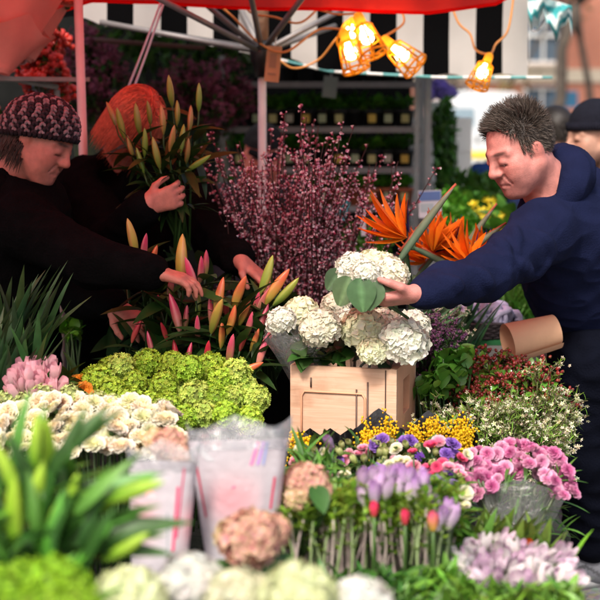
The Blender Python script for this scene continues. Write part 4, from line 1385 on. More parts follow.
def daisy(r, col, eye, n=14, layers=2, name='daisy_head'):
    ts = [xf(whorl(petal_t(.22, .2, .05, .5, np.array(col) * .8, col, 3, 2), n, .12 + .35 * i, i * .2, .08), None, r * (1 - .2 * i), (0, 0, .04 * r * i)) for i in range(layers)]
    mb = MB(); T = join_t(*ts); mb.add(*T)
    B = ball_t(r * .2, 8, 5, eye); mb.add(B[0] * [1, 1, .6] + [0, 0, .1 * r], B[1], B[2])
    return mb.mesh(name, M_petal)

def lily_bud(L, w, c_base, c_tip, c_rib=None, curve=.1):
    """long three ridged bud, base at the origin along +Z"""
    w *= .84; mb = MB(); N = 11; prof = []; cols = []
    cb = np.array(c_base); ct = np.array(c_tip)
    for i in range(N):
        t = i / (N - 1)
        prof.append((w * (math.sin(math.pi * (.06 + .90 * t ** .9)) ** .75) * (1.0 if t < .98 else .35), L * t)); cols.append(cb + (ct - cb) * min(1, max(0, (t - .12) / .6)))
    prof[0] = (w * .25, 0)
    mb.lathe(prof, 12, col=np.array(cols), wob=lambda a, z: .10 * math.cos(3 * a) - .05 * math.cos(6 * a))
    V = mb.v[0]; V[:, 0] += curve * L * (V[:, 2] / L) ** 2
    if c_rib is not None:
        a = np.arctan2(V[:, 1], V[:, 0] - curve * L * (V[:, 2] / L) ** 2); k = np.clip(np.cos(3 * a), 0, 1)[:, None] ** 3 * .6
        mb.c[0] = mb.c[0] * (1 - k) + np.array(c_rib) * k
    return mb.mesh('lily_bud', M_waxy)

def strelitzia():
    """bird of paradise: boat shaped beak lying along +X with orange sepals and blue tongues standing from it"""
    mb = MB()
    n = 12; 
    for i in range(1):
        pts = []; rad = []; cols = []
        for k in range(n):
            t = k / (n - 1)
            pts.append((.205 * t - .02, 0, .010 + .02 * t * t - .035 * (1 - t) ** 2)); rad.append(.0088 * (math.sin(math.pi * (.16 + .84 * t)) ** .8) + .0006)
            cols.append(np.array((.13, .22, .13)) * (1 - t) + np.array((.20, .19, .13)) * t)
        mb.tube(pts, rad, 9, np.array(cols))
        mb.tube([(p[0], 0, p[2] + .0115 * (1 - q / n)) for q, p in enumerate(pts)][1:], .003, 5, (.45, .10, .06))
    def sp(u, t): 
        w = .175 * math.sin(math.pi * (.10 + .88 * t ** .8)) ** .9
        return (t, u * w, .45 * abs(u) * w - .06 * t * t)
    T = strip(7, 2, sp, (.86, .27, .015), (.90, .17, .008))
    for a, r, ln in ((98, -.30, .125), (78, .30, .120), (118, .20, .12), (138, -.1, .11), (62, -.2, .095), (88, .0, .13), (152, .1, .09), (108, .4, .11), (70, .45, .10), (126, -.4, .115), (50, .1, .085)):
        a = math.radians(a + random.uniform(-6, 6)); D = np.array([math.cos(a), r * .8, math.sin(a)])
        mb.inst(T, frames_x(D[None], up=(-1, r, .2)), np.array([[.03, 0, .008]]), ln, jit_tint(1, .1, .03))
    for a in (70, 55):
        a = math.radians(a); D = np.array([math.cos(a), .1, math.sin(a)])
        mb.inst((T[0] * [1, .5, .5], T[1], np.broadcast_to(np.array((.02, .02, .12)), T[2].shape)), frames_x(D[None], up=(-1, 0, .2)), np.array([[.04, 0, .01]]), .085)
    return mb.mesh('bird_of_paradise_flower', M_petal)

LEAF = leaf_t(.16, .25, .35, (.025, .075, .012), (.045, .12, .02))
LEAF_BROAD = leaf_t(.34, .22, .25, (.03, .09, .015), (.05, .13, .025))
LEAF_THIN = leaf_t(.055, .30, .3, (.03, .09, .015), (.05, .13, .02))

def in_poly(pts, poly):
    x, y = pts[:, 0], pts[:, 1]; ins = np.zeros(len(pts), bool); n = len(poly)
    for i in range(n):
        x1, y1 = poly[i]; x2, y2 = poly[(i + 1) % n]
        c = ((y1 > y) != (y2 > y)) & (x < (x2 - x1) * (y - y1) / (y2 - y1 + 1e-9) + x1)
        ins ^= c
    return ins

def spots(poly, gap, jitter=.3, seed=0):
    """staggered, jittered points filling a bed outline"""
    r_ = np.random.default_rng(seed)
    poly = np.array(poly, float); lo = poly.min(0); hi = poly.max(0); out = []
    j = 0; y = lo[1] + gap * .4
    while y < hi[1]:
        x = lo[0] + gap * (.25 + .5 * (j % 2))
        while x < hi[0]: out.append((x, y)); x += gap
        y += gap * .8; j += 1
    out = np.array(out) + r_.uniform(-jitter * gap, jitter * gap, (len(out), 2))
    return out[in_poly(out, poly)]

def depth_at(poly, d0, d1):
    ys = [p[1] for p in poly]; a, b = min(ys), max(ys)
    return lambda py: d0 + (d1 - d0) * (py - a) / max(1e-6, b - a)

UPCAM = np.array((0, -.55, .83))
def bed_frame(name, label, cat, poly, d0, d1, group=None, drop=.30):
    poly = np.array(poly, float); cx = poly[:, 0].mean(); by = poly[:, 1].max(); dep = depth_at(poly, d0, d1)
    b = P(cx, by, (d0 + d1) / 2); z = max(0.02, b.z - drop)
    return thing(name, label, cat, (b.x, b.y, z), group), dep

def bed(name, label, cat, poly, d0, d1, heads, gap, part='flower_head', tilt=.30, up=UPCAM, scale=(.88, 1.14), leaves=0, leaf=LEAF, leaf_len=(.05, .10),
        leaf_tint=(1, 1, 1), stem_col=(.05, .10, .03), seed=1, group=None, drop=.28, jitter=.3, sink=.02, zup=.0, depth_jit=.02, stem_r=.0022, mstem=None, leaf_up=.7, stems=True):
    root, dep = bed_frame(name, label, cat, poly, d0, d1, group, drop)
    o = np.array(root.location)
    pts = spots(poly, gap, jitter, seed)
    r_ = np.random.default_rng(seed + 100)
    cx = np.mean([p[0] for p in poly]); W = max(p[0] for p in poly) - min(p[0] for p in poly)
    fm = MB()
    for k, (px, py) in enumerate(pts):
        d = dep(py) + r_.normal(0, depth_jit)
        q = np.array(tuple(P(px, py, d)))
        dirn = norm(np.array(up) + np.array([(px - cx) / (W * .5 + 1) * tilt, 0, 0]) + r_.normal(0, tilt * .5, 3))
        me = heads[r_.integers(len(heads))]
        R = frames_z(dirn[None], r_.uniform(0, 6.28))[0]
        place(part, me, root, q - o, R, r_.uniform(*scale))
        if stems:
            base = np.array([o[0] + (q[0] - o[0]) * .55, o[1] + (q[1] - o[1]) * .5 + .02, o[2]])
            s0 = q - dirn * .008
            fm.tube([s0 - o, (s0 * .5 + base * .5 - dirn * .01) - o, base - o], stem_r, 5, stem_col)
    if leaves:
        lp = spots(poly, max(2.0, math.sqrt(W * (max(p[1] for p in poly) - min(p[1] for p in poly)) / max(1, leaves))), .5, seed + 7)
        n = len(lp); L = np.array([tuple(P(x, y, dep(y) + abs(r_.normal(0, .03)) + sink)) for x, y in lp])
        L[:, 2] -= np.abs(r_.normal(0, .02, n))
        D = norm(np.stack([r_.normal(0, .8, n), r_.normal(-.35, .6, n), r_.normal(leaf_up, .45, n)], 1))
        fm.inst(leaf, frames_x(D, roll=r_.normal(0, .4, n)), L - o, r_.uniform(leaf_len[0], leaf_len[1], n), np.array(leaf_tint) * jit_tint(n, .35, .10))
    if fm.n: fm.build('foliage', mstem or M_leaf, root)
    return root

def sleeve(root, top, base, rt, rb, m, name='sleeve', flare=.0, n=28, wave=.08, open_front=0.0, zig=0.0, col=(.5, .5, .5), squash=1.0, th0=0.0, nv=8, front_drop=0.0):
    """a conical wrap, top and base centres in the world"""
    o = np.array(root.location); t = np.array(tuple(top)); b = np.array(tuple(base)); ax = norm(t - b)
    X = norm(np.cross([0, 1.0, 0], ax)); Y = np.cross(ax, X)
    V = []; c = []
    for i in range(n + 1):
        a = th0 + 2 * math.pi * i / n
        for j in range(nv + 1):
            f = j / nv; r = rb + (rt - rb) * f ** (1 + flare); r *= 1 + wave * f * math.sin(a * 5 + f * 2) + wave * .5 * math.sin(a * 11 + 1)
            h = f + (zig * (abs(((i * 4 / n) % 1) - .5) * 2 - .5) * f ** 4)
            h *= 1 - front_drop * (1 - math.sin(a)) / 2
            V.append(b + (t - b) * h + X * r * math.cos(a) + Y * r * math.sin(a) * squash - o); c.append(col(a, f) if callable(col) else col)
    F = [(i * (nv + 1) + j, (i + 1) * (nv + 1) + j, (i + 1) * (nv + 1) + j + 1, i * (nv + 1) + j + 1) for i in range(n) for j in range(nv)]
    mb = MB(); mb.add(V, F, np.array(c)); return mb.build(name, m, root)
# ------------------------------------------------------------------ tables under the flowers
M_table = mat('dark_cloth', (.012, .016, .012), .9, var=.3, scale=6, bump=.4, bscale=90)
M_green_edge = mat('green_baize', (.02, .16, .05), .85, var=.15, scale=20)
M_greywood = mat('grey_timber', (.30, .29, .28), .8, var=.25, scale=14, bump=.3, bscale=60)
def table(label, x0, x1, y0, y1, z, top=M_table):
    r = thing('market_table', label, 'table', ((x0 + x1) / 2, (y0 + y1) / 2, 0))
    w, h = x1 - x0, y1 - y0
    mb = MB(); mb.box((0, 0, z - .015), (w, h, .03)); mb.build('tabletop', top, r, smooth=False)
    mb = MB(); V = []; loop = [(x, -h / 2 + .012) for x in np.linspace(-w / 2 + .012, w / 2 - .012, 60)] + [(w / 2 - .012, y) for y in np.linspace(-h / 2 + .05, h / 2 - .012, 26)]
    for i, (x, y) in enumerate(loop):
        for zz in (z - .031, z * .5, .01):
            k = (1 - zz / z) * .02 * math.sin(i * .9); V.append((x + (k if i >= 60 else 0) - (.03 if i >= 60 else 0), y + (k if i < 60 else 0) + .03, zz))
    mb.add(V, [(i * 3 + j, (i + 1) * 3 + j, (i + 1) * 3 + j + 1, i * 3 + j + 1) for i in range(len(loop) - 1) for j in range(2)]); mb.build('cloth_skirt', M_table, r)
    for sx in (-1, 1):
        for sy in (-1, 1):
            mb = MB(); mb.box((sx * (w / 2 - .09), sy * (h / 2 - .09), (z - .03) / 2), (.04, .04, z - .03)); mb.build('leg', M_greywood, r, smooth=False)
    return r
table('narrow dark table behind the crate carrying the blossom and strelitzia', -.32, .50, 4.24, 4.70, .46)
table('low dark cloth covered table carrying the nearest white and green flowers', -1.1, .42, 1.55, 2.60, .40)
table('dark cloth covered table under the mixed bouquets in the middle', -1.3, .52, 2.62, 3.36, .42)
table('dark cloth covered table under the wooden crate and lilies', -1.6, .66, 3.38, 4.22, .46)

# ------------------------------------------------------------------ wooden crate with white hydrangeas
def wood_grain(name, col, dark):
    m = bpy.data.materials.new(name); nt, N, L = nodes_of(m); bs = N['Principled BSDF']; bs.inputs['Roughness'].default_value = .65; bs.inputs['Specular IOR Level'].default_value = .25
    tc = N.new('ShaderNodeTexCoord'); mp = N.new('ShaderNodeMapping'); mp.inputs['Scale'].default_value = (3.0, 14, 55); L.new(tc.outputs['Object'], mp.inputs[0])
    a = N.new('ShaderNodeTexNoise'); a.inputs['Scale'].default_value = 1.6; a.inputs['Detail'].default_value = 7; a.inputs['Distortion'].default_value = .8; L.new(mp.outputs[0], a.inputs['Vector'])
    b = N.new('ShaderNodeTexNoise'); b.inputs['Scale'].default_value = 9; b.inputs['Detail'].default_value = 5; L.new(tc.outputs['Object'], b.inputs['Vector'])
    cr = N.new('ShaderNodeValToRGB'); cr.color_ramp.elements[0].position = .30; cr.color_ramp.elements[1].position = .62; cr.color_ramp.elements[0].color = (*dark, 1); cr.color_ramp.elements[1].color = (*col, 1); L.new(a.outputs['Fac'], cr.inputs[0])
    c2 = N.new('ShaderNodeValToRGB'); c2.color_ramp.elements[0].position = .30; c2.color_ramp.elements[1].position = .48; c2.color_ramp.elements[0].color = (.66, .58, .52, 1); c2.color_ramp.elements[1].color = (1, 1, 1, 1); L.new(b.outputs['Fac'], c2.inputs[0])
    mx = N.new('ShaderNodeMix'); mx.data_type = 'RGBA'; mx.blend_type = 'MULTIPLY'; mx.inputs[0].default_value = .8; L.new(cr.outputs[0], mx.inputs[6]); L.new(c2.outputs[0], mx.inputs[7]); L.new(mx.outputs[2], bs.inputs['Base Color'])
    bp = N.new('ShaderNodeBump'); bp.inputs['Strength'].default_value = .35; bp.inputs['Distance'].default_value = .003; L.new(a.outputs['Fac'], bp.inputs['Height']); L.new(bp.outputs[0], bs.inputs['Normal'])
    return m
M_ply = wood_grain('pale_plywood', (.68, .45, .32), (.58, .36, .24))
M_ply_end = mat('crate_end_board', (.70, .34, .20), .65, var=.15, scale=8, bump=.2, bscale=40)
M_dark_slot = mat('staple_wire', (.10, .06, .045), .5, metal=.3)
cD = 3.66
tl = P(289, 367, cD); tr_ = P(398, 366, cD); w = tr_.x - tl.x; cz1 = tl.z; cz0 = .462
ctr = Vector(((tl.x + tr_.x) / 2, tl.y, cz0))
crate = thing('wooden_crate', 'pale plywood crate holding the white hydrangeas', 'crate', tuple(ctr))
H_ = cz1 - cz0; D_ = .26; T_ = .012
Rz = rotz(-.26)
def crate_box(mb, c, s): mb.box(Rz @ np.array(c), s, Rz)
mb = MB(); crate_box(mb, (0, 0, H_ / 2), (w, T_, H_)); mb.build('front_panel', M_ply, crate, smooth=False)
mb = MB(); crate_box(mb, (0, D_, H_ / 2), (w, T_, H_)); mb.build('back_panel', M_ply, crate, smooth=False)
for sx in (-1, 1):
    e = MB()
    # end board with an open hand hole
    xx = sx * (w / 2 - .009)
    for yy, zz, sy, sz in ((D_ / 2, (H_ - .135) / 2, D_ - T_ - .002, H_ - .135), (D_ / 2, H_ - .021, D_ - T_ - .002, .042), (.046, H_ - .0885, .080, .093), (D_ - .046, H_ - .0885, .080, .093)):
        crate_box(e, (xx, yy, zz), (.018, sy, sz))
    e.build('end_panel', M_ply_end, crate, smooth=False)
mb = MB(); crate_box(mb, (0, D_ / 2, .008), (w - .04, D_ - .02, .016)); mb.build('bottom', M_ply, crate, smooth=False)
mb = MB()
fr = [(-w * .39, .06), (-w * .39, H_ - .078), (-w * .36, H_ - .066), (w * .18, H_ - .066), (w * .21, H_ - .078), (w * .21, .06)]
mb.tube([Rz @ np.array((x, -.0085, z)) for x, z in fr], .0032, 6); mb.build('moulding', M_ply_end, crate)
for x, z0, z1 in ((w * .13, .07, H_ - .055), (w * .235, .07, H_ - .035), (-w * .30, H_ - .055, H_ - .030)):
    mb = MB(); mb.tube([Rz @ np.array((x, -.0088, z0)), Rz @ np.array((x, -.0088, z1))], .0024, 5); mb.build('wire', M_dark_slot, crate)
mb = MB(); crate_box(mb, (w * .40, -.0075, H_ / 2), (.003, .002, H_ - .004)); mb.build('joint_line', M_dark_slot, crate, smooth=False)

WH = (.80, .80, .70); CREAM = (.82, .78, .54)
hyd_w = [hydrangea(.058, (.80, .80, .72), 230, edge=(.80, .80, .68)), hydrangea(.058, (.78, .78, .64), 230, edge=(.76, .78, .52)), hydrangea(.058, (.80, .79, .69), 220, edge=(.82, .80, .62))]
b0 = np.array(tuple(ctr)) + [0, .13, .10]
bunch = thing('hydrangea_bunch', 'bunch of white hydrangeas in clear film standing in the plywood crate', 'flowers', tuple(b0))
fm = MB()
for i, (px, py, rp, d) in enumerate(((281, 321, 15, 3.68), (301, 313, 18, 3.80), (321, 329, 21, 3.64), (345, 322, 14, 3.86), (363, 331, 24, 3.66), (384, 326, 19, 3.80), (403, 342, 25, 3.62), (372, 352, 15, 3.60), (336, 306, 15, 3.94), (414, 326, 17, 3.88))):
    q = np.array(tuple(P(px, py, d))); r = S(rp, d)
    dirn = norm((q - b0) * [1.3, .6, 1] + [0, -.10, .05])
    place('flower_head', hyd_w[i % 3], bunch, q - b0, frames_z(dirn[None])[0], r / .060)
    fm.tube([q - b0 - dirn * r * .5, (q - b0) * [.7, .25, .80] + [0, .02, 0], (q - b0) * [.4, .1, 0]], .004, 6, (.05, .12, .03))
n = 90; L = rng.uniform(-1, 1, (n, 3)) * [.13, .07, .025] + [.005, -.04, .305]; D = norm(rng.normal(size=(n, 3)) * [1, .6, .35] + [0, -.5, .12])
fm.inst(LEAF_BROAD, frames_x(D, roll=rng.normal(0, .4, n)), L, rng.uniform(.04, .075, n), np.array((.8, .9, .9)) * jit_tint(n, .3, .06))
fm.build('foliage', M_leaf, bunch)
for x, rt in ((-.085, .085), (.075, .10)):
    sleeve(bunch, b0 + [x * 1.5, -.06, .375], b0 + [x, -.03, .235], rt, .055, M_film, 'film_wrap', wave=.10, squash=.9)

# hydrangea bunch held by the seller
g = np.array(tuple(seller_wrist)) + np.array((-.105, -.012, -.012))
held = thing('held_hydrangea_bunch', 'white hydrangea bunch with big green leaves held out in the seller\'s hand', 'flowers', tuple(g))
for i, (px, py, rp, d) in enumerate(((352, 268, 17, 3.55), (372, 266, 18, 3.58), (391, 274, 18, 3.55), (366, 274, 15, 3.50), (384, 264, 13, 3.63))):
    q = np.array(tuple(P(px, py, d))); r = S(rp, d)
    place('flower_head', hyd_w[i % 3], held, q - g, frames_z(norm(np.array([[(px - 370) * .02, -.25, .95]])))[0], r / .060)
def hleaf(u, t):
    w_ = .44 * math.sin(math.pi * (.06 + .90 * t ** .8)) ** .8
    return (t, u * w_, -.12 * t * t + .14 * abs(u) * w_ + .012 * math.sin(26 * t + 7 * abs(u)))
HL = strip(14, 6, hleaf, (.055, .115, .045), (.085, .155, .065))
k = np.abs(np.array([(-1 + 2 * j / 6) for i in range(15) for j in range(7)])); HL[2][k < .1] *= 1.7
for px, py, d, vx, vz, ln in ((374, 280, 3.475, -.20, -1, .075), (350, 277, 3.49, -.35, -.9, .075), (360, 278, 3.47, .1, -1, .082), (341, 270, 3.54, -.5, -.7, .06), (366, 286, 3.50, .1, -.8, .06), (388, 282, 3.54, .5, -.7, .05)):
    mb = MB(); mb.inst(HL, frames_x(np.array([[vx, -.25, vz]]), up=(0, -1, .15)), np.array([tuple(P(px, py, d))]) - g, ln, jit_tint(1, .15, .05)); mb.build('leaf', M_leaf, held)
mb = MB()
for i in range(5): mb.tube([np.array(tuple(P(358 + i * 7, 278, 3.56))) - g, np.array((rng.normal(0, .008), rng.normal(0, .008), 0)), np.array((.05 + .008 * i, .085, -.035 - .006 * i))], .004, 6, (.06, .14, .04))
mb.build('stem', M_leaf, held)

# ------------------------------------------------------------------ birds of paradise
bop = strelitzia()
def stre(px, py, d, yaw, pitch, roll, s, label):
    p = P(px, py, d); r = thing('bird_of_paradise', label, 'flower', tuple(p), 'birds of paradise beside the seller\'s arm')
    R = rotz(yaw) @ roty(-pitch) @ rotx(roll)
    place('flower', bop, r, (0, 0, 0), R, s)
    e = np.array(tuple(P(436 + (px - 436) * .35, 425, 4.3) - p)); a_ = R @ np.array((-.018, 0, -.02)) * s; k_ = R @ np.array((-.05, 0, -.03)) * s + [0, .02, -.02]
    mb = MB(); mb.tube([a_, k_, k_ * .6 + e * .4 + [0, .04, 0], e], [.011, .010, .009, .009], 8, (.10, .20, .09)); mb.build('stem', M_leaf, r); return r
stre(398, 248, 4.04, .12, .66, -.1, 1.30, 'largest open orange bird of paradise flower, left of the others')
stre(424, 246, 4.16, .3, -.75, .1, 1.0, 'orange bird of paradise whose grey beak points down to the right')
stre(440, 266, 4.22, .1, .40, -.2, 1.25, 'orange bird of paradise at the centre of the cluster')
stre(462, 268, 4.14, .1, .30, .25, 1.05, 'orange bird of paradise with a long pale beak reaching the navy sleeve')
stre(418, 268, 4.30, .4, .55, .15, .95, 'orange bird of paradise partly hidden low behind the held hydrangeas')
stre(452, 258, 4.36, .3, .7, .3, 1.15, 'orange bird of paradise behind the centre one, petals upright')
stre(482, 262, 4.34, .6, .6, .2, .9, 'orange bird of paradise nearest the seller\'s chest')
bk = P(436, 420, 4.38); bk.z = .461
root = thing('strelitzia_bucket', 'dark bucket of strelitzia stems behind the crate', 'bucket', tuple(bk))
mb = MB(); mb.lathe([(0, 0), (.10, 0), (.13, .26), (.136, .26), (.136, .275), (.122, .275), (.095, .02), (0, .02)], 24); mb.build('bucket', mat('black_plastic', (.012, .012, .013), .4), root)
mb = MB(); n = 20; D = norm(np.stack([rng.normal(-.05, .30, n), rng.normal(-.1, .25, n), rng.uniform(.6, 1, n)], 1))
mb.inst(leaf_t(.06, .12, .3, (.03, .08, .03), (.05, .12, .05)), frames_x(D), np.tile([[0, 0, .18]], (n, 1)) + rng.normal(0, .03, (n, 3)), rng.uniform(.22, .40, n), jit_tint(n, .3, .08)); mb.build('foliage', M_leaf, root)

# ------------------------------------------------------------------ tall pink blossom branches
def blossom_branch(h, lean, nb, seed):
    r_ = np.random.default_rng(seed); mb = MB()
    pts = [np.array((lean[0] * t ** 1.4 * h + .012 * math.sin(t * 7 + seed), lean[1] * t ** 1.4 * h + .012 * math.cos(t * 6), t * h)) for t in np.linspace(0, 1, 9)]
    mb.tube(pts, np.linspace(.0042, .0014, 9), 5, (.06, .028, .024))
    L = []; D = []
    def along(p, lo, n):
        for _ in range(n):
            t = r_.uniform(lo, 1) * (len(p) - 1); i = min(int(t), len(p) - 2); q = p[i] + (p[i + 1] - p[i]) * (t - i)
            d = norm(r_.normal(size=3)); L.append(q + d * .006); D.append(d + [0, 0, .5])
    along(pts, .30, nb)
    for _ in range(3):
        t = r_.uniform(.35, .8); i = int(t * 8); q = pts[i]; d = norm(np.array([r_.normal(0, .5), r_.normal(0, .5), 1.1])); ln = h * r_.uniform(.15, .3)
        sp = [q + d * ln * s_ + np.array([0, 0, .02 * s_ * s_]) for s_ in np.linspace(0, 1, 5)]
        mb.tube(sp, np.linspace(.0022, .001, 5), 4, (.07, .03, .026)); along(sp, .15, nb // 4)
    L = np.array(L); D = np.array(D); n = len(L)
    T = join_t(whorl(petal_t(.55, .35, 0, .6, (.60, .18, .28), (.90, .68, .73), 1, 2), 5, .8), ball_t(.35, 5, 3, (.40, .04, .10)))
    cl = np.where(r_.random((n, 1)) < .55, np.array([[1, 1, 1]]), np.where(r_.random((n, 1)) < .5, np.array([[.70, .40, .50]]), np.array([[1.15, 1.5, 1.5]])))
    mb.inst(T, frames_z(D), L, r_.uniform(.0050, .0105, n), cl * jit_tint(n, .2, .05))
    return mb.mesh('blossom_branch', M_petal)
br = [blossom_branch(.98, (.18 * math.cos(k * 1.3), .10 * math.sin(k * 2.1)), 74, 40 + k) for k in range(7)]
b0 = P(292, 440, 4.50); b0.z = .461
root = thing('blossom_bunch', 'tall bunch of bare twigs covered in small pink blossom', 'flowers', tuple(b0))
for k in range(68):
    fx = rng.uniform(-1, 1); tx = 286 + 61 * fx * abs(fx) ** -.1 if fx else 292
    top = P(tx, 128 + 46 * abs(fx) ** 1.6 + rng.uniform(-10, 45), 4.42 + rng.uniform(-.14, .20))
    base = np.array((rng.normal(0, .06) + .05 * fx, rng.normal(0, .05), 0))
    d = np.array(tuple(top - b0)) - base; ln = np.linalg.norm(d)
    place('branch', br[k % 7], root, base, frames_z(d[None])[0], (1, 1, ln / .98))
for px, py in ((364, 152), (352, 172)):
    d = np.array(tuple(P(px, py, 4.4) - b0)); place('branch', br[(px + py) % 7], root, (.04, 0, 0), frames_z(d[None])[0], (1, 1, np.linalg.norm(d) / .98))
mb = MB(); mb.lathe([(0, 0), (.11, 0), (.14, .26), (.146, .26), (.146, .275), (.13, .275), (.10, .02), (0, .02)], 24); mb.build('bucket', mat('black_plastic', (.012, .012, .013), .4), root)

# ------------------------------------------------------------------ lilies
PINK = [lily_bud(.090, .0118, (.30, .33, .06), (.72, .09, .17), (.80, .22, .25)), lily_bud(.085, .0120, (.45, .40, .06), (.70, .14, .06), (.72, .32, .10)), lily_bud(.095, .0115, (.60, .30, .18), (.76, .06, .16), (.85, .40, .40)), lily_bud(.080, .0110, (.55, .12, .08), (.62, .03, .06), (.70, .10, .10))]
YEL = [lily_bud(.098, .0135, (.28, .34, .05), (.62, .40, .08), (.60, .22, .12)), lily_bud(.090, .0125, (.20, .34, .05), (.40, .46, .07), (.50, .50, .12))]
GRN = [lily_bud(.082, .0105, (.16, .22, .035), (.34, .32, .05), (.40, .22, .06)), lily_bud(.078, .0100, (.22, .22, .05), (.50, .26, .08), (.52, .14, .06)), lily_bud(.085, .0105, (.14, .22, .03), (.26, .33, .05))]
def lilies(name, label, base, buds, nleaf, leaf_len=(.10, .19), tintl=(.85, .92, .80), group=None, leafbox=None, leafmat=None):
    """buds: (px, py, depth, lean_x, lean_z, mesh, scale)"""
    b = np.array(tuple(base)); root = thing(name, label, 'flowers', tuple(b), group)
    fm = MB(); L = []; D = []
    for px, py, d, vx, vz, me, s_ in buds:
        q = np.array(tuple(P(px, py, d))); dirn = norm(np.array([vx, rng.normal(-.15, .15), vz])); h = s_ * .088
        q0 = q - dirn * h * .5
        place('bud', me, root, q0 - b, frames_z(dirn[None])[0], s_)
        mid = q0 * .55 + b * .45 + np.array([0, 0, .03])
        fm.tube([q0 - b, q0 - dirn * .03 - b, mid - b, np.array((rng.normal(0, .02), rng.normal(0, .02), 0))], [.003, .003, .0038, .0045], 6, (.04, .09, .02))
        for t in rng.uniform(.08, .62, nleaf):
            L.append(q0 * (1 - t) + b * t + np.array([0, 0, .02])); D.append((rng.normal(0, .8), rng.normal(-.2, .7), rng.normal(.35, .45)))
    n = len(L)
    if n: fm.inst(leaf_t(.10, .35, .3, (.022, .06, .014), (.035, .09, .02), 7), frames_x(np.array(D), roll=rng.normal(0, .4, n)), np.array(L) - b, rng.uniform(*leaf_len, n), np.array(tintl) * jit_tint(n, .35, .08))
    fm.build('foliage', M_leaf, root)
    return root
def g_(lst, i): return lst[i % len(lst)]
base = P(168, 400, 4.05)
lilies('lily_bunch', 'bunch of pink and yellow lily buds under the women\'s hands', P(158, 395, 4.02), [
    (133, 240, 3.98, -.15, 1, YEL[0], 1.15), (143, 250, 3.95, .05, 1, PINK[2], 1.0), (152, 258, 3.95, .2, 1, PINK[1], .95), (181, 263, 3.88, -.05, 1, YEL[0], 1.45),
    (193, 280, 3.86, -.12, 1, PINK[2], 1.30), (201, 271, 3.92, .15, 1, PINK[2], .9), (177, 315, 3.84, -.12, 1, PINK[2], 1.25), (170, 287, 3.92, .1, 1, PINK[0], .9),
    (157, 300, 4.0, -.3, 1, PINK[3], .8), (136, 330, 3.95, .35, 1, PINK[3], .9), (176, 352, 3.80, 0, 1, PINK[3], .9), (188, 356, 3.80, .1, 1, PINK[2], .75), (206, 264, 3.94, .1, 1, PINK[0], .9), (186, 318, 3.88, .1, 1, PINK[0], .8), (164, 330, 3.9, -.2, 1, PINK[3], .8), (150, 345, 3.86, -.3, 1, PINK[2], .75), (199, 305, 3.9, .15, 1, YEL[1], .8)], 4)
lilies('lily_bunch', 'bunch of orange pink lily buds between the seller\'s crate and the green balls', P(232, 395, 3.92), [
    (219, 296, 3.84, .15, 1, PINK[1], 1.25), (238, 292, 3.84, .28, 1, PINK[1], 1.25), (215, 317, 3.80, .25, 1, YEL[0], 1.15), (233, 320, 3.80, .4, 1, PINK[1], 1.05),
    (207, 352, 3.76, .02, 1, PINK[3], 1.0), (230, 350, 3.76, .08, 1, PINK[0], 1.05), (262, 352, 3.74, .3, 1, PINK[2], 1.0), (249, 368, 3.70, .9, .55, PINK[1], .95), (226, 306, 3.9, -.1, 1, PINK[3], .9), (211, 312, 3.86, 0, 1, PINK[0], .9), (244, 312, 3.86, .35, 1, PINK[1], .95), (222, 334, 3.82, .1, 1, PINK[1], .9), (243, 338, 3.80, .25, 1, PINK[3], .85), (250, 326, 3.84, .4, 1, PINK[0], .9), (197, 330, 3.84, -.1, 1, PINK[2], .85), (256, 340, 3.8, .5, 1, PINK[1], .8)], 4)
lilies('lily_bunch', 'bunch of red and lime green lily buds reaching toward the pink blossom', P(268, 395, 4.0), [
    (268, 276, 3.9, .45, 1, YEL[1], 1.25), (276, 285, 3.86, .55, 1, PINK[1], 1.35), (266, 296, 3.9, .6, 1, PINK[2], 1.1), (286, 293, 3.86, .8, .8, YEL[1], 1.15), (257, 305, 3.92, .4, 1, PINK[0], .9),
    (262, 322, 3.86, .5, 1, PINK[2], 1.0), (270, 335, 3.84, .35, 1, PINK[3], .8)], 4)
# held up bunch of green lilies
hand = P(168, 203, 4.235)
lilies('held_lily_bunch', 'bunch of greenish orange lily buds with dark leaves held up in a fist', hand - Vector((-.04, .0, .14)), [
    (120, 122, 4.20, -.25, 1, GRN[0], 1.15), (137, 118, 4.22, -.15, 1, GRN[0], 1.15), (146, 142, 4.16, .15, 1, GRN[2], 1.0), (156, 152, 4.14, -.2, 1, GRN[0], 1.15), (170, 90, 4.26, -.1, 1, GRN[0], 1.15),
    (199, 97, 4.26, .05, 1, GRN[2], 1.0), (171, 138, 4.14, .05, 1, GRN[1], 1.15), (182, 138, 4.18, .1, 1, GRN[2], 1.0), (199, 163, 4.16, .9, .55, GRN[2], 1.0), (191, 117, 4.22, .15, 1, GRN[1], 1.0), (129, 146, 4.18, -.35, 1, GRN[1], .9),
    (150, 112, 4.28, 0, 1, GRN[0], .9), (178, 112, 4.26, .1, 1, GRN[0], .9), (140, 160, 4.16, -.3, 1, GRN[2], .9), (112, 112, 4.26, -.3, 1, GRN[1], 1.0), (163, 118, 4.2, 0, 1, GRN[1], 1.1), (188, 150, 4.2, .2, 1, GRN[1], 1.0)], 7, (.08, .15), (.55, .60, .45))

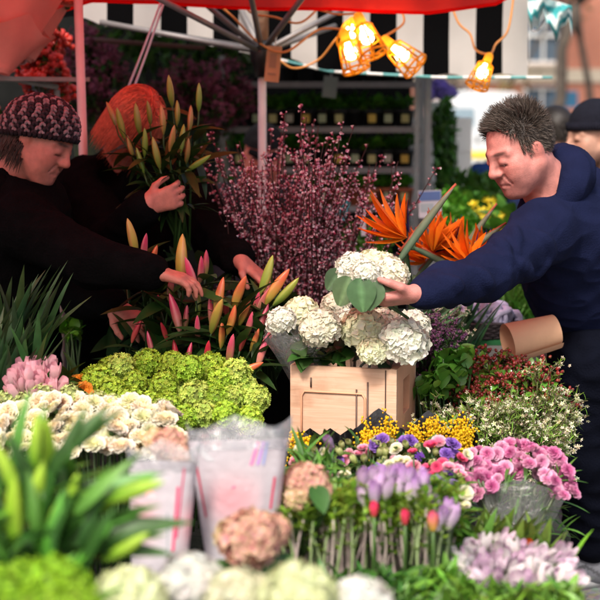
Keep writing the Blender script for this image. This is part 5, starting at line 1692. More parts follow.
# ------------------------------------------------------------------ beds of flowers
gball = [snowball(.040, (.42, .60, .06)), snowball(.040, (.36, .56, .05)), snowball(.040, (.48, .62, .12))]
bed('guelder_rose_bunch', 'heaped lime green guelder rose balls left of the crate', 'flowers', [(80, 385), (104, 366), (138, 360), (190, 362), (232, 372), (256, 384), (264, 402), (258, 428), (200, 432), (150, 430), (100, 418), (82, 405)], 3.64, 3.36, gball, 21, leaves=110, leaf=LEAF_BROAD, leaf_len=(.04, .06), leaf_tint=(.9, 1.2, .8), seed=3, scale=(.72, 1.12), depth_jit=.035, sink=.05, tilt=.6)
cream = [rose(.027, (.80, .70, .40), (.83, .80, .66), 6, 7, .45, 1.1), rose(.027, (.78, .62, .36), (.83, .80, .70), 6, 7, .6, 1.2), rose(.025, (.70, .72, .36), (.80, .80, .64), 5, 7, .5, 1.0)]
bed('cream_rose_bunch', 'long low bunch of cream roses in front of the green balls', 'flowers', [(-10, 408), (70, 400), (130, 404), (176, 412), (178, 440), (150, 455), (60, 456), (-10, 452)], 3.34, 3.06, cream, 11.5, depth_jit=.03, tilt=.7, leaves=50, leaf_tint=(1.6, 1.5, 1.2), seed=4, leaf_len=(.03, .06))
bed('pale_green_flower_bunch', 'thin band of pale green flower balls behind the cream roses', 'flowers', [(0, 396), (40, 394), (90, 398), (170, 408), (170, 420), (100, 412), (0, 410)], 3.42, 3.34, [snowball(.030, (.50, .60, .22), 90)], 13, leaves=30, seed=5)
bed('pink_hyacinth_bunch', 'small bunch of soft pink hyacinths beside the orange flowers', 'flowers', [(14, 376), (40, 370), (58, 376), (60, 400), (14, 402)], 3.46, 3.38, [tulip(.016, .044, (.80, .62, .62), (.82, .42, .50), .3, 'hyacinth_head')], 7, leaves=20, seed=6, up=(0, -.3, 1))
bed('orange_marigold_bunch', 'small bunch of orange marigolds left of the green balls', 'flowers', [(58, 382), (88, 376), (90, 398), (60, 402)], 3.6, 3.5, [rose(.018, (.70, .22, .02), (.75, .28, .02), 4, 7, .3, 1.0, 'marigold_head')], 8, leaves=30, seed=7)

# mixed bouquets in the middle
lis_p = [rose(.024, (.16, .07, .38), (.30, .16, .52), 4, 5, .3, .8, 'lisianthus_head'), daisy(.022, (.16, .05, .42), (.02, .02, .03), 9, 2, 'anemone_head')]
ran_p = [rose(.022, (.75, .20, .34), (.80, .50, .56), 6, 6, .9, 0, 'ranunculus_head'), rose(.020, (.70, .05, .16), (.72, .14, .25), 6, 6, .9, 0, 'ranunculus_head')]
ran_w = [rose(.022, (.72, .72, .40), (.80, .76, .66), 5, 6, .9, 0, 'ranunculus_head')]
bud_g = [tulip(.010, .024, (.30, .42, .08), (.60, .62, .30), 0, 'green_bud')]
lil_t = [tulip(.012, .040, (.72, .66, .70), (.48, .25, .58), .12, 'crocus_head'), tulip(.012, .042, (.76, .70, .74), (.60, .40, .66), .1, 'crocus_head')]
mixes = [
    ('bouquet of pink ranunculus and green buds behind the lilac crocuses', [(330, 446), (368, 438), (395, 452), (395, 486), (350, 490), (328, 470)], 3.30, 3.08, ran_p[:1] + bud_g * 3 + ran_w + lis_p[:1], 9.5, 21),
    ('bouquet of violet anemones among small green buds by the yellow mimosa', [(372, 444), (410, 438), (440, 446), (440, 470), (400, 478), (374, 466)], 3.34, 3.16, lis_p + bud_g * 3 + ran_w, 9.5, 22),
    ('bouquet of pale pink ranunculus with one deep pink bloom left of the carnations', [(408, 452), (446, 442), (468, 452), (466, 482), (430, 490), (408, 478)], 3.26, 3.10, ran_p + ran_w + lis_p[:1] + bud_g, 10, 23),
    ('bouquet of violet freesia and cream buds low against the pink carnations', [(424, 480), (462, 476), (470, 500), (458, 522), (430, 512)], 3.10, 2.95, lis_p + ran_w + bud_g * 2, 9.5, 24),
    ('bouquet of cream and pink ranunculus at the left, near the printed sleeve', [(296, 446), (330, 440), (338, 468), (330, 492), (300, 488)], 3.2, 3.02, ran_w * 2 + lil_t[:1] + bud_g + ran_p[:1], 10, 25),
]
for lab, poly, d0, d1, hd, gap, sd_ in mixes:
    bed('mixed_bouquet', lab, 'bouquet', poly, d0, d1, hd, gap, seed=sd_, leaves=110, leaf_len=(.025, .06), leaf_tint=(1.6, 1.5, 1.6), group='mixed bouquets behind the crocuses', tilt=.5, scale=(.62, .95), depth_jit=.03)
crocus_poly = [[(360, 486), (398, 480), (400, 502), (364, 508)], [(398, 482), (424, 484), (424, 506), (398, 506)], [(424, 514), (452, 506), (456, 530), (428, 532)]]
for poly, lab in zip(crocus_poly, ('bunch of lilac crocuses standing up left of centre', 'bunch of lilac crocuses beside the violet freesia', 'bunch of white and lilac crocuses by the pink tulip')):
    bed('crocus_bunch', lab, 'flowers', poly, 2.74, 2.66, lil_t, 8.5, up=(0, -.12, 1), tilt=.25, seed=int(poly[0][0]), leaves=40, leaf=LEAF_THIN, leaf_len=(.05, .10), leaf_tint=(2, 2, 1.2), group='crocus bunches')
red_t = [tulip(.0095, .027, (.70, .10, .10), (.75, .04, .14), .05)]
for px, py, lab, me in ((374, 510, 'crimson tulip bud left of the coral one', red_t[0]), (405, 518, 'coral red tulip bud in the middle of the twiggy stems', red_t[0]), (433, 524, 'pink and yellow tulip beside the white crocuses', tulip(.0115, .034, (.78, .55, .08), (.78, .10, .26), .1))):
    r = thing('tulip', lab, 'flower', tuple(P(px, py + 30, 2.60)))
    place('flower_head', me, r, P(px, py + 6, 2.59) - P(px, py + 30, 2.60), rotx(.1))
    mb = MB(); mb.tube([P(px, py + 8, 2.59) - P(px, py + 30, 2.60), (0, 0, 0), (0, .04, -.15)], .0035, 6, (.10, .2, .05)); mb.build('stem', M_leaf, r)

# twiggy stems with small green leaf tufts (front centre)
def tuft_stem(seed, h=.15):
    r_ = np.random.default_rng(seed); mb = MB()
    bx, by = r_.normal(0, .016, 2); pts = [np.array((bx * t * t + .003 * math.sin(t * 5 + seed), by * t * t, h * t)) for t in np.linspace(0, 1, 6)]
    mb.tube(pts, np.linspace(.0034, .0020, 6), 5, np.array(((.52, .42, .40), (.50, .42, .38), (.30, .40, .18))[seed % 3]))
    n = 22; t = np.where(np.arange(n) < 18, r_.uniform(.80, 1.18, n), r_.uniform(.45, .85, n)); L = np.stack([np.interp(t, np.linspace(0, 1, 6), np.array(pts)[:, q]) for q in range(3)], 1); L[:, 2] += np.maximum(0, t - 1) * h
    D = norm(np.stack([r_.normal(0, .7, n), r_.normal(0, .7, n), r_.normal(.7, .3, n)], 1))
    mb.inst(leaf_t(.28, .1, .3, (.10, .22, .02), (.26, .40, .04), 3), frames_x(D), L, r_.uniform(.012, .026, n), jit_tint(n, .3, .1))
    return mb.mesh('twig', M_leaf)
tw = [tuft_stem(60 + k) for k in range(6)]
tb = [(282, 320, 'bunch of pale twiggy stems with green tips beside the printed sleeve'), (318, 356, 'bunch of pale twiggy stems with green tips, second from the printed sleeve'), (352, 392, 'bunch of pale twiggy stems below the crimson tulip bud'), (388, 428, 'bunch of pale twiggy stems below the coral tulip bud'), (420, 452, 'bunch of pale twiggy stems nearest the freesias')]
for k, (x0, x1, lab) in enumerate(tb):
    b0 = P((x0 + x1) / 2, 585, 2.72); root = thing('twig_bunch', lab, 'greenery', tuple(b0), 'twig bunches with green tips')
    for i in range(32):
        px = rng.uniform(x0, x1); d = 2.72 + rng.uniform(-.10, .12); top = P(px + rng.normal(0, 3), 512 + rng.uniform(-14, 14), d)
        base = P((x0 + x1) / 2 + (px - (x0 + x1) / 2) * .75, 588, d) + Vector((0, 0, 0)); dv = np.array(tuple(top - base)); 
        place('twig', tw[(i + k) % 6], root, np.array(tuple(base - b0)), frames_z(dv[None])[0], (1, 1, np.linalg.norm(dv) / .15))
    mb = MB(); mb.tube([(0, 0, 0), (0, .01, -.10)], [.03, .02], 10, (.10, .10, .07)); mb.build('stem_ends', M_stem, root)

# pink spray carnations in a clear sleeve
carn = [rose(.0180, (.55, .12, .30), (.70, .34, .50), 5, 7, .35, 1.2, 'carnation_head'), rose(.0180, (.60, .20, .38), (.76, .46, .60), 5, 7, .45, 1.0, 'carnation_head'), rose(.0165, (.42, .07, .22), (.60, .22, .40), 5, 7, .5, 1.2, 'carnation_head')]
pk = bed('pink_carnation_bunch', 'big bunch of dusty pink spray carnations in a clear sleeve at the right', 'flowers', [(456, 462), (478, 450), (520, 444), (556, 452), (572, 470), (574, 494), (562, 500), (545, 482), (528, 476), (500, 480), (496, 500), (470, 500), (456, 486)], 3.30, 3.12, carn, 8.4, seed=31, leaves=0, scale=(.8, 1.12), drop=.02, tilt=.7, up=(0, -.7, .7), stems=False)
sb = P(512, 566, 3.2); o = np.array(pk.location)
mb = MB()
for i in range(60):
    a = P(rng.uniform(470, 560), rng.uniform(478, 496), 3.2 + rng.uniform(-.06, .08)); mb.tube([a - pk.location, a.lerp(sb, .55) - pk.location + Vector((0, .0, -.01)), sb + Vector((rng.normal(0, .02), rng.normal(0, .02), -.12)) - pk.location], .0028, 5, (.13, .17, .09))
n = 120; L = np.array([tuple(P(rng.uniform(475, 560), rng.uniform(480, 540), 3.2 + rng.uniform(-.04, .08))) for _ in range(n)]) - o
mb.inst(LEAF_THIN, frames_x(norm(rng.normal(size=(n, 3)) + [0, 0, .8])), L, rng.uniform(.05, .10, n), np.array((2.6, 2.3, 2.6)) * jit_tint(n, .3)); mb.build('foliage', M_leaf, pk)
sleeve(pk, P(514, 480, 3.22), P(510, 580, 3.22), .125, .045, M_film2, 'clear_sleeve', flare=.3, wave=.09, zig=.14, squash=.8)

# freesias at the front right
fre = [tulip(.012, .040, (.82, .78, .80), (.80, .62, .74), .5, 'freesia_head'), tulip(.012, .038, (.80, .76, .72), (.82, .78, .80), .5, 'freesia_head'), tulip(.011, .036, (.80, .72, .76), (.70, .46, .66), .35, 'freesia_head')]
bed('freesia_bunch', 'bunch of pale lilac and white freesias at the front right edge', 'flowers', [(454, 564), (470, 548), (520, 546), (566, 556), (572, 586), (520, 588), (468, 586)], 2.80, 2.62, fre, 9, seed=33, leaves=60, leaf=LEAF_THIN, leaf_len=(.05, .1), leaf_tint=(2.2, 2.2, 1.2), tilt=.6)
org = [tulip(.013, .034, (.75, .30, .04), (.78, .12, .03), .2)]
for px, py, lab in ((505, 545, 'orange tulip just above the freesias, left one'), (529, 549, 'orange red tulip just above the freesias, right one')):
    r = thing('tulip', lab, 'flower', tuple(P(px, py + 30, 2.86)))
    place('flower_head', org[0], r, P(px, py + 5, 2.84) - P(px, py + 30, 2.86), rotx(.5))
    mb = MB(); mb.tube([P(px, py + 6, 2.84) - P(px, py + 30, 2.86), (0, 0, 0), (0, .02, -.12)], .0035, 6, (.10, .2, .05)); mb.build('stem', M_leaf, r)
def leafbed(name, label, poly, d0, d1, n, leaf, ln, tint, up=(0, -.2, 1), spread=.6, seed=1, cat='greenery'):
    root, dep = bed_frame(name, label, cat, poly, d0, d1, None, .2); o = np.array(root.location); r_ = np.random.default_rng(seed)
    pts = []
    P_ = np.array(poly, float); lo, hi = P_.min(0), P_.max(0)
    while len(pts) < n:
        q = r_.uniform(lo, hi, (n, 2)); pts += list(q[in_poly(q, P_)])
    pts = np.array(pts[:n]); L = np.array([tuple(P(x, y, dep(y) + r_.normal(0, .025))) for x, y in pts]) - o
    D = norm(np.array(up) + r_.normal(0, spread, (n, 3)))
    mb = MB(); R = frames_x(D, roll=r_.normal(0, .5, n)); s_ = r_.uniform(*ln, n)
    mb.inst(leaf, R, L - D * s_[:, None] * .5, s_, np.array(tint) * jit_tint(n, .35, .10))
    for i in range(0, n, 6): mb.tube([L[i] - D[i] * s_[i] * .5, L[i] * [.8, .8, .4], (L[i][0] * .7, L[i][1] * .7, -.02)], .003, 4, (.05, .11, .03))
    mb.build('foliage', M_leaf, root); return root
leafbed('tulip_leaf_bunch', 'bright green tulip leaves standing between the freesias and the carnations', [(448, 545), (480, 520), (520, 526), (556, 545), (560, 556), (480, 556)], 2.95, 2.84, 90, leaf_t(.10, .15, .35, (.09, .20, .03), (.22, .36, .06)), (.06, .13), (1, 1, 1), spread=.3, seed=35)
leafbed('greenery_bunch', 'bright green leafy filler at the bottom right below the freesias', [(400, 582), (450, 560), (470, 584), (575, 586), (592, 612), (400, 625)], 2.62, 2.40, 420, LEAF, (.025, .06), (3.4, 2.8, 1.8), seed=36)
leafbed('greenery_bunch', 'dark green leafy filler along the bottom edge below the pale twigs', [(285, 576), (380, 570), (450, 570), (450, 600), (420, 616), (300, 606)], 2.62, 2.45, 300, LEAF, (.03, .07), (1.5, 1.7, 1.5), seed=37)
leafbed('greenery_bunch', 'green leafy filler left of the freesias under the crocuses', [(425, 535), (462, 520), (470, 545), (455, 575), (425, 570)], 2.90, 2.72, 160, LEAF_BROAD, (.03, .07), (2.2, 2.3, 1.4), seed=38)
leafbed('greenery_bunch', 'slender grey green filler among the ranunculus by the printed sleeve', [(300, 440), (330, 450), (350, 500), (345, 520), (290, 510)], 3.08, 2.86, 200, LEAF_THIN, (.05, .12), (2.4, 2.3, 2.2), seed=39)

# mimosa in black sleeves
MIM = ball_t(.0031, 5, 4, (.82, .52, .01))
def mimosa(px, py, pw, ph, d, label, seed):
    r_ = np.random.default_rng(seed); b = P(px, py + ph, d); root = thing('mimosa_bunch', label, 'flowers', tuple(b - Vector((0, 0, .10))), 'mimosa bunches in black sleeves'); o = np.array(root.location)
    mb = MB(); L = []
    for s_ in range(9):
        tip = P(px + r_.uniform(-.42, .42) * pw, py + r_.uniform(0, .75) * ph, d + r_.uniform(-.03, .05)); a = np.array(tuple(tip)) - o; st = np.array((a[0] * .3, 0, .06))
        mb.tube([st, (a + st) / 2 + [0, -.01, 0], a], .0015, 4, (.10, .16, .06))
        for t in r_.uniform(.45, 1.05, 120): L.append(st + (a - st) * t + r_.normal(0, .0095, 3))
    L = np.array(L); n = len(L); mb.inst(MIM, np.tile(np.eye(3), (n, 1, 1)), L, r_.uniform(.7, 1.25, n), jit_tint(n, .15, .04)); mb.build('flower_spray', M_petal, root)
    sleeve(root, P(px, py - 3, d + .02), P(px, py + ph * 2.4, d + .01), S(pw * .66, d), S(pw * .42, d), mat('black_film', (.008, .008, .009), .22, var=.2, bump=.4, bscale=25), 'black_sleeve', wave=.06, squash=.75, zig=.16, n=32, front_drop=.62)
    return root
mimosa(303, 438, 24, 22, 3.40, 'yellow mimosa in a black sleeve at the foot of the crate\'s left corner', 51)
mimosa(380, 418, 44, 32, 3.42, 'yellow mimosa in a black sleeve centred below the crate', 52)
mimosa(430, 420, 40, 32, 3.44, 'yellow mimosa in a black sleeve right of the crate', 53)
mimosa(463, 420, 22, 30, 3.46, 'narrow yellow mimosa in a black sleeve nearest the carnations', 54)
r = thing('black_wrap', 'empty black plastic wrap standing against the crate front', 'wrap', tuple(P(330, 470, 3.5)))
mb = MB(); V = []; xs = np.linspace(300, 358, 24)
for i, x in enumerate(xs):
    for j in range(5): V.append(tuple(P(x, (428 + 7 * abs((i % 8) - 4) / 4) + j * 14, 3.52 + .012 * math.sin(i * 1.3)) - Vector(r.location)))
mb.add(V, [(i * 5 + j, (i + 1) * 5 + j, (i + 1) * 5 + j + 1, i * 5 + j + 1) for i in range(23) for j in range(4)]); mb.build('sheet', mat('black_film', (.008, .008, .009), .22), r)

# sprays: wax flower, hypericum berries, dark limonium
def spray(seed, h, nb, T, tsize, leaf, nleaf, leaf_len, stem_col, spread=.5, leaf_tint=(1, 1, 1), m=None):
    r_ = np.random.default_rng(seed); mb = MB(); tips = []; allp = []
    def go(p, d, ln, lev):
        q = p + d * ln; mb.tube([p, (p + q) / 2 + r_.normal(0, .004, 3), q], [.0016, .0013, .001], 4, stem_col); allp.append((p, q))
        if lev == 0: tips.append(q); return
        for _ in range(3): go(q - d * ln * r_.uniform(0, .45), norm(d + r_.normal(0, spread, 3) + [0, 0, .1]), ln * r_.uniform(.5, .75), lev - 1)
    go(np.zeros(3), norm(np.array([0, 0, 1.0])), h * .45, 3)
    tp = np.array(tips); L = tp[r_.integers(0, len(tp), nb)] + r_.normal(0, h * .035, (nb, 3)); D = norm(r_.normal(size=(nb, 3)) + [0, -.2, .9])
    mb.inst(T, frames_z(D), L, r_.uniform(*tsize, nb), jit_tint(nb, .2, .06))
    if nleaf:
        i = r_.integers(0, len(allp), nleaf); t = r_.uniform(0, 1, (nleaf, 1)); A = np.array([a for a, b in allp])[i]; B = np.array([b for a, b in allp])[i]
        mb.inst(leaf, frames_x(norm(r_.normal(size=(nleaf, 3)) + [0, 0, .5])), A + (B - A) * t, r_.uniform(*leaf_len, nleaf), np.array(leaf_tint) * jit_tint(nleaf, .35, .1))
    return mb.mesh('spray', m or M_petal)
WAXF = join_t(whorl(petal_t(.6, .25, 0, .6, (.62, .56, .36), (.76, .72, .56), 1, 2), 5, .25), ball_t(.22, 5, 3, (.30, .34, .08)))
BER = join_t(xf(ball_t(1, 7, 5, (.20, .022, .020)), None, (.8, .8, 1.15), (0, 0, .6)), whorl(petal_t(.6, .2, 0, .6, (.10, .20, .04), (.18, .28, .06), 1, 2), 5, .2))
LIM = whorl(petal_t(.55, .3, 0, .6, (.10, .03, .10), (.22, .09, .18), 1, 2), 4, .6)
LIMW = whorl(petal_t(.55, .3, 0, .6, (.42, .36, .26), (.66, .60, .48), 1, 2), 4, .6)
wax = [spray(70 + k, .24, 30, WAXF, (.0055, .0092), LEAF_THIN, 150, (.014, .030), (.16, .14, .07), .60, (4.2, 2.8, 2.6)) for k in range(4)]
hyp = [spray(80 + k, .18, 64, BER, (.0040, .0066), LEAF_BROAD, 70, (.014, .028), (.10, .08, .04), .6, (2.2, 1.7, 1.2), M_berry) for k in range(3)]
lim = [spray(90 + k, .22, 120, LIM, (.005, .009), LEAF_THIN, 40, (.02, .04), (.06, .08, .05), .55) for k in range(2)]
limw = [spray(95 + k, .20, 110, LIMW, (.005, .009), LEAF_THIN, 40, (.02, .04), (.09, .12, .06), .55, (1.8, 1.8, 1.5)) for k in range(2)]
def spraybed(name, label, base, tips, meshes, h, drop=.0, part='spray', d=None, extra=None):
    b = np.array(tuple(base)); root = thing(name, label, 'flowers', tuple(b))
    for k, (px, py, dd) in enumerate(tips):
        t = np.array(tuple(P(px, py, dd))); dv = norm((t - b) * [1, 1, 1] + rng.normal(0, .02, 3)); s_ = rng.uniform(.85, 1.15)
        p0 = t - dv * h * s_
        place(part, meshes[k % len(meshes)], root, p0 - b, frames_z(dv[None])[0], s_)
    mb = MB()
    for k, (px, py, dd) in enumerate(tips):
        t = np.array(tuple(P(px, py, dd))); mb.tube([np.array((rng.normal(0, .02), rng.normal(0, .02), 0)), ((t - b) * .55)], .002, 4, (.07, .10, .04))
    mb.build('stem_bundle', M_stem, root)
    return root
tips = [(x + rng.normal(0, 5), y + rng.normal(0, 4), 3.80 - .0022 * (y - 390) + rng.normal(0, .04)) for x, y in spots([(400, 398), (430, 388), (470, 392), (520, 386), (556, 372), (584, 388), (588, 440), (560, 456), (500, 446), (450, 424), (404, 410)], 15, .4, 5)]
spraybed('wax_flower_bunch', 'loose twiggy bunch of small cream wax flowers right of the crate', P(500, 500, 3.80), tips, wax, .20)
tips = [(x, y, 3.98 - .002 * (y - 350) + rng.normal(0, .03)) for x, y in spots([(446, 372), (462, 354), (500, 350), (540, 356), (562, 372), (556, 396), (500, 398), (450, 398)], 13, .4, 6)]
spraybed('berry_bunch', 'bunch of dark red hypericum berries behind the wax flowers', P(500, 450, 4.02), tips, hyp, .14)
tips = [(x, y, 4.02 + rng.normal(0, .03)) for x, y in spots([(404, 340), (424, 322), (440, 330), (448, 350), (440, 392), (410, 394)], 14, .4, 7)]
spraybed('limonium_bunch', 'bunch of dark purple limonium behind the crate\'s right side', P(425, 430, 4.05), tips, lim, .16)
tips = [(x, y, 4.15 + rng.normal(0, .03)) for x, y in spots([(432, 322), (446, 308), (460, 312), (458, 336), (442, 344)], 12, .4, 8)]
spraybed('limonium_bunch', 'bunch of beige white limonium beside the lavender basket', P(452, 400, 4.15), tips, limw, .14)
leafbed('greenery_bunch', 'fresh green leaves between the limonium and the berries', [(440, 350), (470, 345), (470, 375), (440, 395), (410, 395)], 3.98, 3.86, 120, LEAF_BROAD, (.03, .06), (1.8, 1.9, 1.1), seed=41)
leafbed('greenery_bunch', 'long grey green leaves below the seller\'s hand behind the white hydrangeas', [(405, 330), (430, 300), (455, 310), (440, 345), (410, 350)], 4.1, 4.0, 14, leaf_t(.06, .2, .3, (.05, .10, .05), (.07, .14, .07)), (.12, .22), (1, 1, 1), up=(.6, 0, 1), spread=.25, seed=42)

# basket with lavender cloth flowers on a green edged table
bt = P(490, 340, 4.5)
r = thing('side_table', 'green topped trestle table carrying the wicker basket', 'table', (bt.x + .15, bt.y + .22, 0)); zt = P(490, 344, 4.42).z
mb = MB(); mb.box((0, 0, zt - .008), (.62, .46, .016)); mb.build('tabletop', M_green_edge, r, smooth=False)
mb = MB(); mb.box((0, -.222, zt - .043), (.60, .02, .052)); mb.build('apron', M_greywood, r, smooth=False)
for sx in (-1, 1):
    for sy in (-1, 1): mb = MB(); mb.box((sx * .26, sy * .18, (zt - .016) / 2), (.035, .035, zt - .016)); mb.build('leg', M_greywood, r, smooth=False)
bc = np.array((P(478, 325, 4.56).x, P(478, 325, 4.56).y, zt + .001))
r = thing('wicker_basket', 'low dark wicker basket on the green table', 'basket', tuple(bc))
mb = MB(); bw = S(40, 4.5); bh = .052
for k in range(7):
    z = .006 + k * bh / 7; n = 72; f = .86 + .14 * k / 6
    mb.tube([(bw * f * math.cos(a), bw * .72 * f * math.sin(a) , z) + np.zeros(3) if False else np.array((bw * f * (1 + .022 * math.cos(18 * a + math.pi * k)) * math.cos(a), bw * .72 * f * (1 + .022 * math.cos(18 * a + math.pi * k)) * math.sin(a), z)) for a in np.linspace(0, 2 * math.pi, n)], .0055, 6, np.array((.030, .020, .024)) * (1 if k % 2 else 1.5), cap=False)
for k in range(36):
    a = 2 * math.pi * k / 36; mb.tube([(bw * .86 * math.cos(a), bw * .62 * math.sin(a), .0), (bw * 1.0 * math.cos(a), bw * .72 * math.sin(a), bh)], .0035, 5, (.05, .035, .035))
mb.build('weave', mat('wicker', attr=True, rough=.6), r)
mb = MB(); mb.lathe([(0, .004), (bw * .84, .004)], 30); mb.v[-1] = mb.v[-1] * [1, .72, 1]; mb.build('base', M_dark_slot, r)
r2 = thing('lavender_sachets', 'heap of knotted pale lavender cloth posies in the wicker basket', 'posy', (bc[0], bc[1], bc[2] + .016))
LAV = MB()
def knot(seed):
    r_ = np.random.default_rng(seed); mb = MB()
    for k in range(5):
        a0 = r_.uniform(0, 6.28); R = frames_z(norm(r_.normal(size=(1, 3))))[0]; rr = r_.uniform(.020, .032)
        mb.tube([R @ np.array((rr * math.cos(a), rr * math.sin(a), .006 * math.sin(3 * a))) for a in np.linspace(a0, a0 + 5.5, 16)], .0095 * (1 + .2 * np.sin(np.linspace(0, 9, 16))), 7, np.array((.50, .46, .66)) * r_.uniform(.8, 1.15))
    return mb.mesh('posy', mat('lavender_cloth', attr=True, rough=.85, var=.12, bump=.4, bscale=120))
kn_ = [knot(110 + k) for k in range(4)]
for i, (x, y) in enumerate([(x, y) for x in np.linspace(-.9, .9, 7) for y in (-.55, 0, .5)]):
    if x * x + y * y < 1.0: place('posy', kn_[i % 4], r2, (x * bw * .92, y * bw * .72, .028 + .04 * (1 - x * x) + rng.uniform(0, .01)), rotz(i * 1.3) @ rotx(i * .7), 1.05)

# brown paper roll leaning by the seller
pp = P(532, 337, 4.12)
r = thing('paper_roll', 'curled sheet of peach brown wrapping paper at the seller\'s waist', 'paper', tuple(pp))
mb = MB(); V = []; n = 26; A = norm(np.array((.93, .22, .20))); R = frames_z(A[None], 0.0)[0]
for i in range(n + 1):
    a = -2.6 + 7.4 * i / n; rr = .064 - .012 * i / n
    for j in range(6):
        t = j / 5; V.append(R @ np.array((rr * (1 - .16 * t) * math.cos(a), rr * (1 - .16 * t) * math.sin(a), -.075 + .15 * t)))
mb.add(V, [(i * 6 + j, (i + 1) * 6 + j, (i + 1) * 6 + j + 1, i * 6 + j + 1) for i in range(n) for j in range(5)]); mb.build('sheet', mat('kraft_paper', (.62, .36, .22), .75, var=.08, scale=10, trans=.15, bump=.1), r)

# ------------------------------------------------------------------ front left: lily plant, strap leaves, printed sleeves
def front_lily():
    b = np.array(tuple(P(48, 600, 2.06))); root = thing('lily_plant', 'big leafy lily plant with green buds filling the front left', 'plant', tuple(b - [0, 0, .12]))
    b = b - [0, 0, .12]
    fm = MB(); BL = leaf_t(.088, .30, .30, (.03, .10, .015), (.06, .17, .025), 9)
    for k in range(14):
        tip = np.array(tuple(P(rng.uniform(-15, 95), rng.uniform(450, 550), 2.06 + rng.uniform(-.14, .14)))); st = b + [rng.normal(0, .04), rng.normal(0, .04), 0]
        fm.tube([st - b, (st + tip) / 2 - b + [0, 0, .01], tip - b], [.006, .005, .004], 6, (.07, .16, .03))
        m = 9; t = rng.uniform(.45, 1, m); L = st + (tip - st) * t[:, None]; a = rng.uniform(0, 6.28, m)
        D = np.stack([np.cos(a), .6 * np.sin(a), rng.uniform(.1, 1.0, m)], 1)
        fm.inst(BL, frames_x(D, roll=rng.normal(0, .3, m)), L - b, rng.uniform(.07, .13, m), np.where(rng.random((m, 1)) < .5, [[1.7, 1.7, 1.3]], [[.65, .75, .8]]) * jit_tint(m, .25, .06))
    # long leaves sweeping right
    for px, py, vx, vz, ln, tn in ((30, 520, 1, .55, .19, .7), (45, 545, 1, .32, .20, .75), (85, 500, 1, .6, .10, 2.2), (95, 492, 1, .45, .09, 2.2), (60, 470, .3, 1, .10, .6), (20, 500, -.5, 1, .14, .6), (70, 548, 1, .08, .14, .7), (45, 480, .55, .85, .14, .65), (15, 470, .1, 1, .11, 2), (90, 530, .9, .5, .10, 2.3), (100, 548, .9, .35, .09, 2.0), (30, 470, .15, 1, .09, 2.2), (60, 540, .6, .8, .10, 2.2), (75, 450, .7, .8, .09, .6)):
        fm.inst(BL, frames_x(np.array([[vx, -.15, vz]]), up=(-.2, -.8, .6)), np.array([tuple(P(px, py, 1.98))]) - b, ln, np.array([[tn, tn, tn]]))
    m = 46; qx = rng.uniform(-12, 95, m); qy = rng.uniform(478, 580, m); L = np.array([tuple(P(x, y, 1.98 + rng.uniform(-.06, .10))) for x, y in zip(qx, qy)])
    D = np.stack([(qx - 40) / 80 + rng.normal(0, .25, m), rng.normal(-.1, .2, m), np.ones(m)], 1)
    fm.inst(BL, frames_x(D, up=(-.1, -.9, .4), roll=rng.normal(0, .5, m)), L - b, rng.uniform(.07, .12, m), np.where(rng.random((m, 1)) < .55, [[1.7, 1.7, 1.1]], [[.6, .7, .7]]) * jit_tint(m, .25, .06))
    fm.build('foliage', M_leaf, root)
    gb = [lily_bud(.115, .0155, (.12, .30, .015), (.30, .50, .03), (.45, .60, .08)), lily_bud(.105, .0140, (.16, .34, .02), (.36, .55, .05))]
    for i, (px, py, vx, vz, s_) in enumerate(((14, 515, -.02, 1, 1.0), (35, 490, .08, 1, .9), (48, 452, .05, 1, .9), (10, 470, -.25, 1, .85), (52, 530, .25, 1, .85), (110, 502, 1, .6, .8), (132, 490, 1, .45, .8), (128, 548, .9, .45, .75), (118, 528, .9, .5, .7), (35, 440, .0, 1, .75), (70, 500, .5, .9, .7))):
        q = np.array(tuple(P(px, py, 1.95 + .02 * (i % 3)))); dirn = norm(np.array([vx, -.1, vz])); place('bud', gb[i % 2], root, q - dirn * .055 * s_ - b, frames_z(dirn[None])[0], s_)
front_lily()
leafbed('strap_leaf_plant', 'clump of long dark strap leaves at the left edge', [(-14, 330), (10, 305), (46, 318), (50, 345), (24, 395), (-14, 400)], 3.62, 3.50, 80, leaf_t(.045, .18, .4, (.02, .06, .02), (.05, .11, .04), 8), (.20, .34), (1, 1, 1), up=(.18, -.1, 1), spread=.16, seed=45)

paper_w = mat('white_paper', attr=True, rough=.55, var=.10, scale=9, trans=.22, bump=.9, bscale=16)
def printed(name_label, top, base, rt, rb, seed, marks, th0=0.0):
    def col(a, f):
        g_ = (math.sin(a * 3 + seed) * .5 + .5) * math.exp(-((f - .52) / .17) ** 2)
        return tuple(np.array((.50, .47, .51)) * (1 - .9 * g_) + np.array((.68, .30, .34)) * .9 * g_)
    c = Vector(base); root = thing('flower_sleeve', name_label, 'sleeve', tuple(c))
    o = sleeve(root, top, base, rt, rb, paper_w, 'paper_wrap', wave=.02, col=col, n=48, nv=14, squash=.42)
    t = np.array(tuple(top)); b = np.array(tuple(base)); ax = norm(t - b); X = norm(np.cross([0, 1.0, 0], ax)); Y = np.cross(ax, X)
    mb = MB()
    for a0, f0, a1, f1, wd, cl in marks:
        V = []
        for k in range(9):
            s_ = k / 8; a = a0 + (a1 - a0) * s_; f = f0 + (f1 - f0) * s_
            for sg in (-1, 1):
                aa = a + sg * wd; r_ = (rb + (rt - rb) * f) * 1.02 * (1 + .02 * f * math.sin(aa * 5 + f * 2) + .01 * math.sin(aa * 11 + 1)) + .0012
                V.append(b + (t - b) * f + X * r_ * math.cos(aa) + Y * r_ * math.sin(aa) * .42 - np.array(tuple(c)))
        mb = MB(); mb.add(V, [(2 * k, 2 * k + 1, 2 * k + 3, 2 * k + 2) for k in range(8)], cl)
        mb.build('print', mat('printed_ink', attr=True, rough=.6, var=.05), root)
    return root
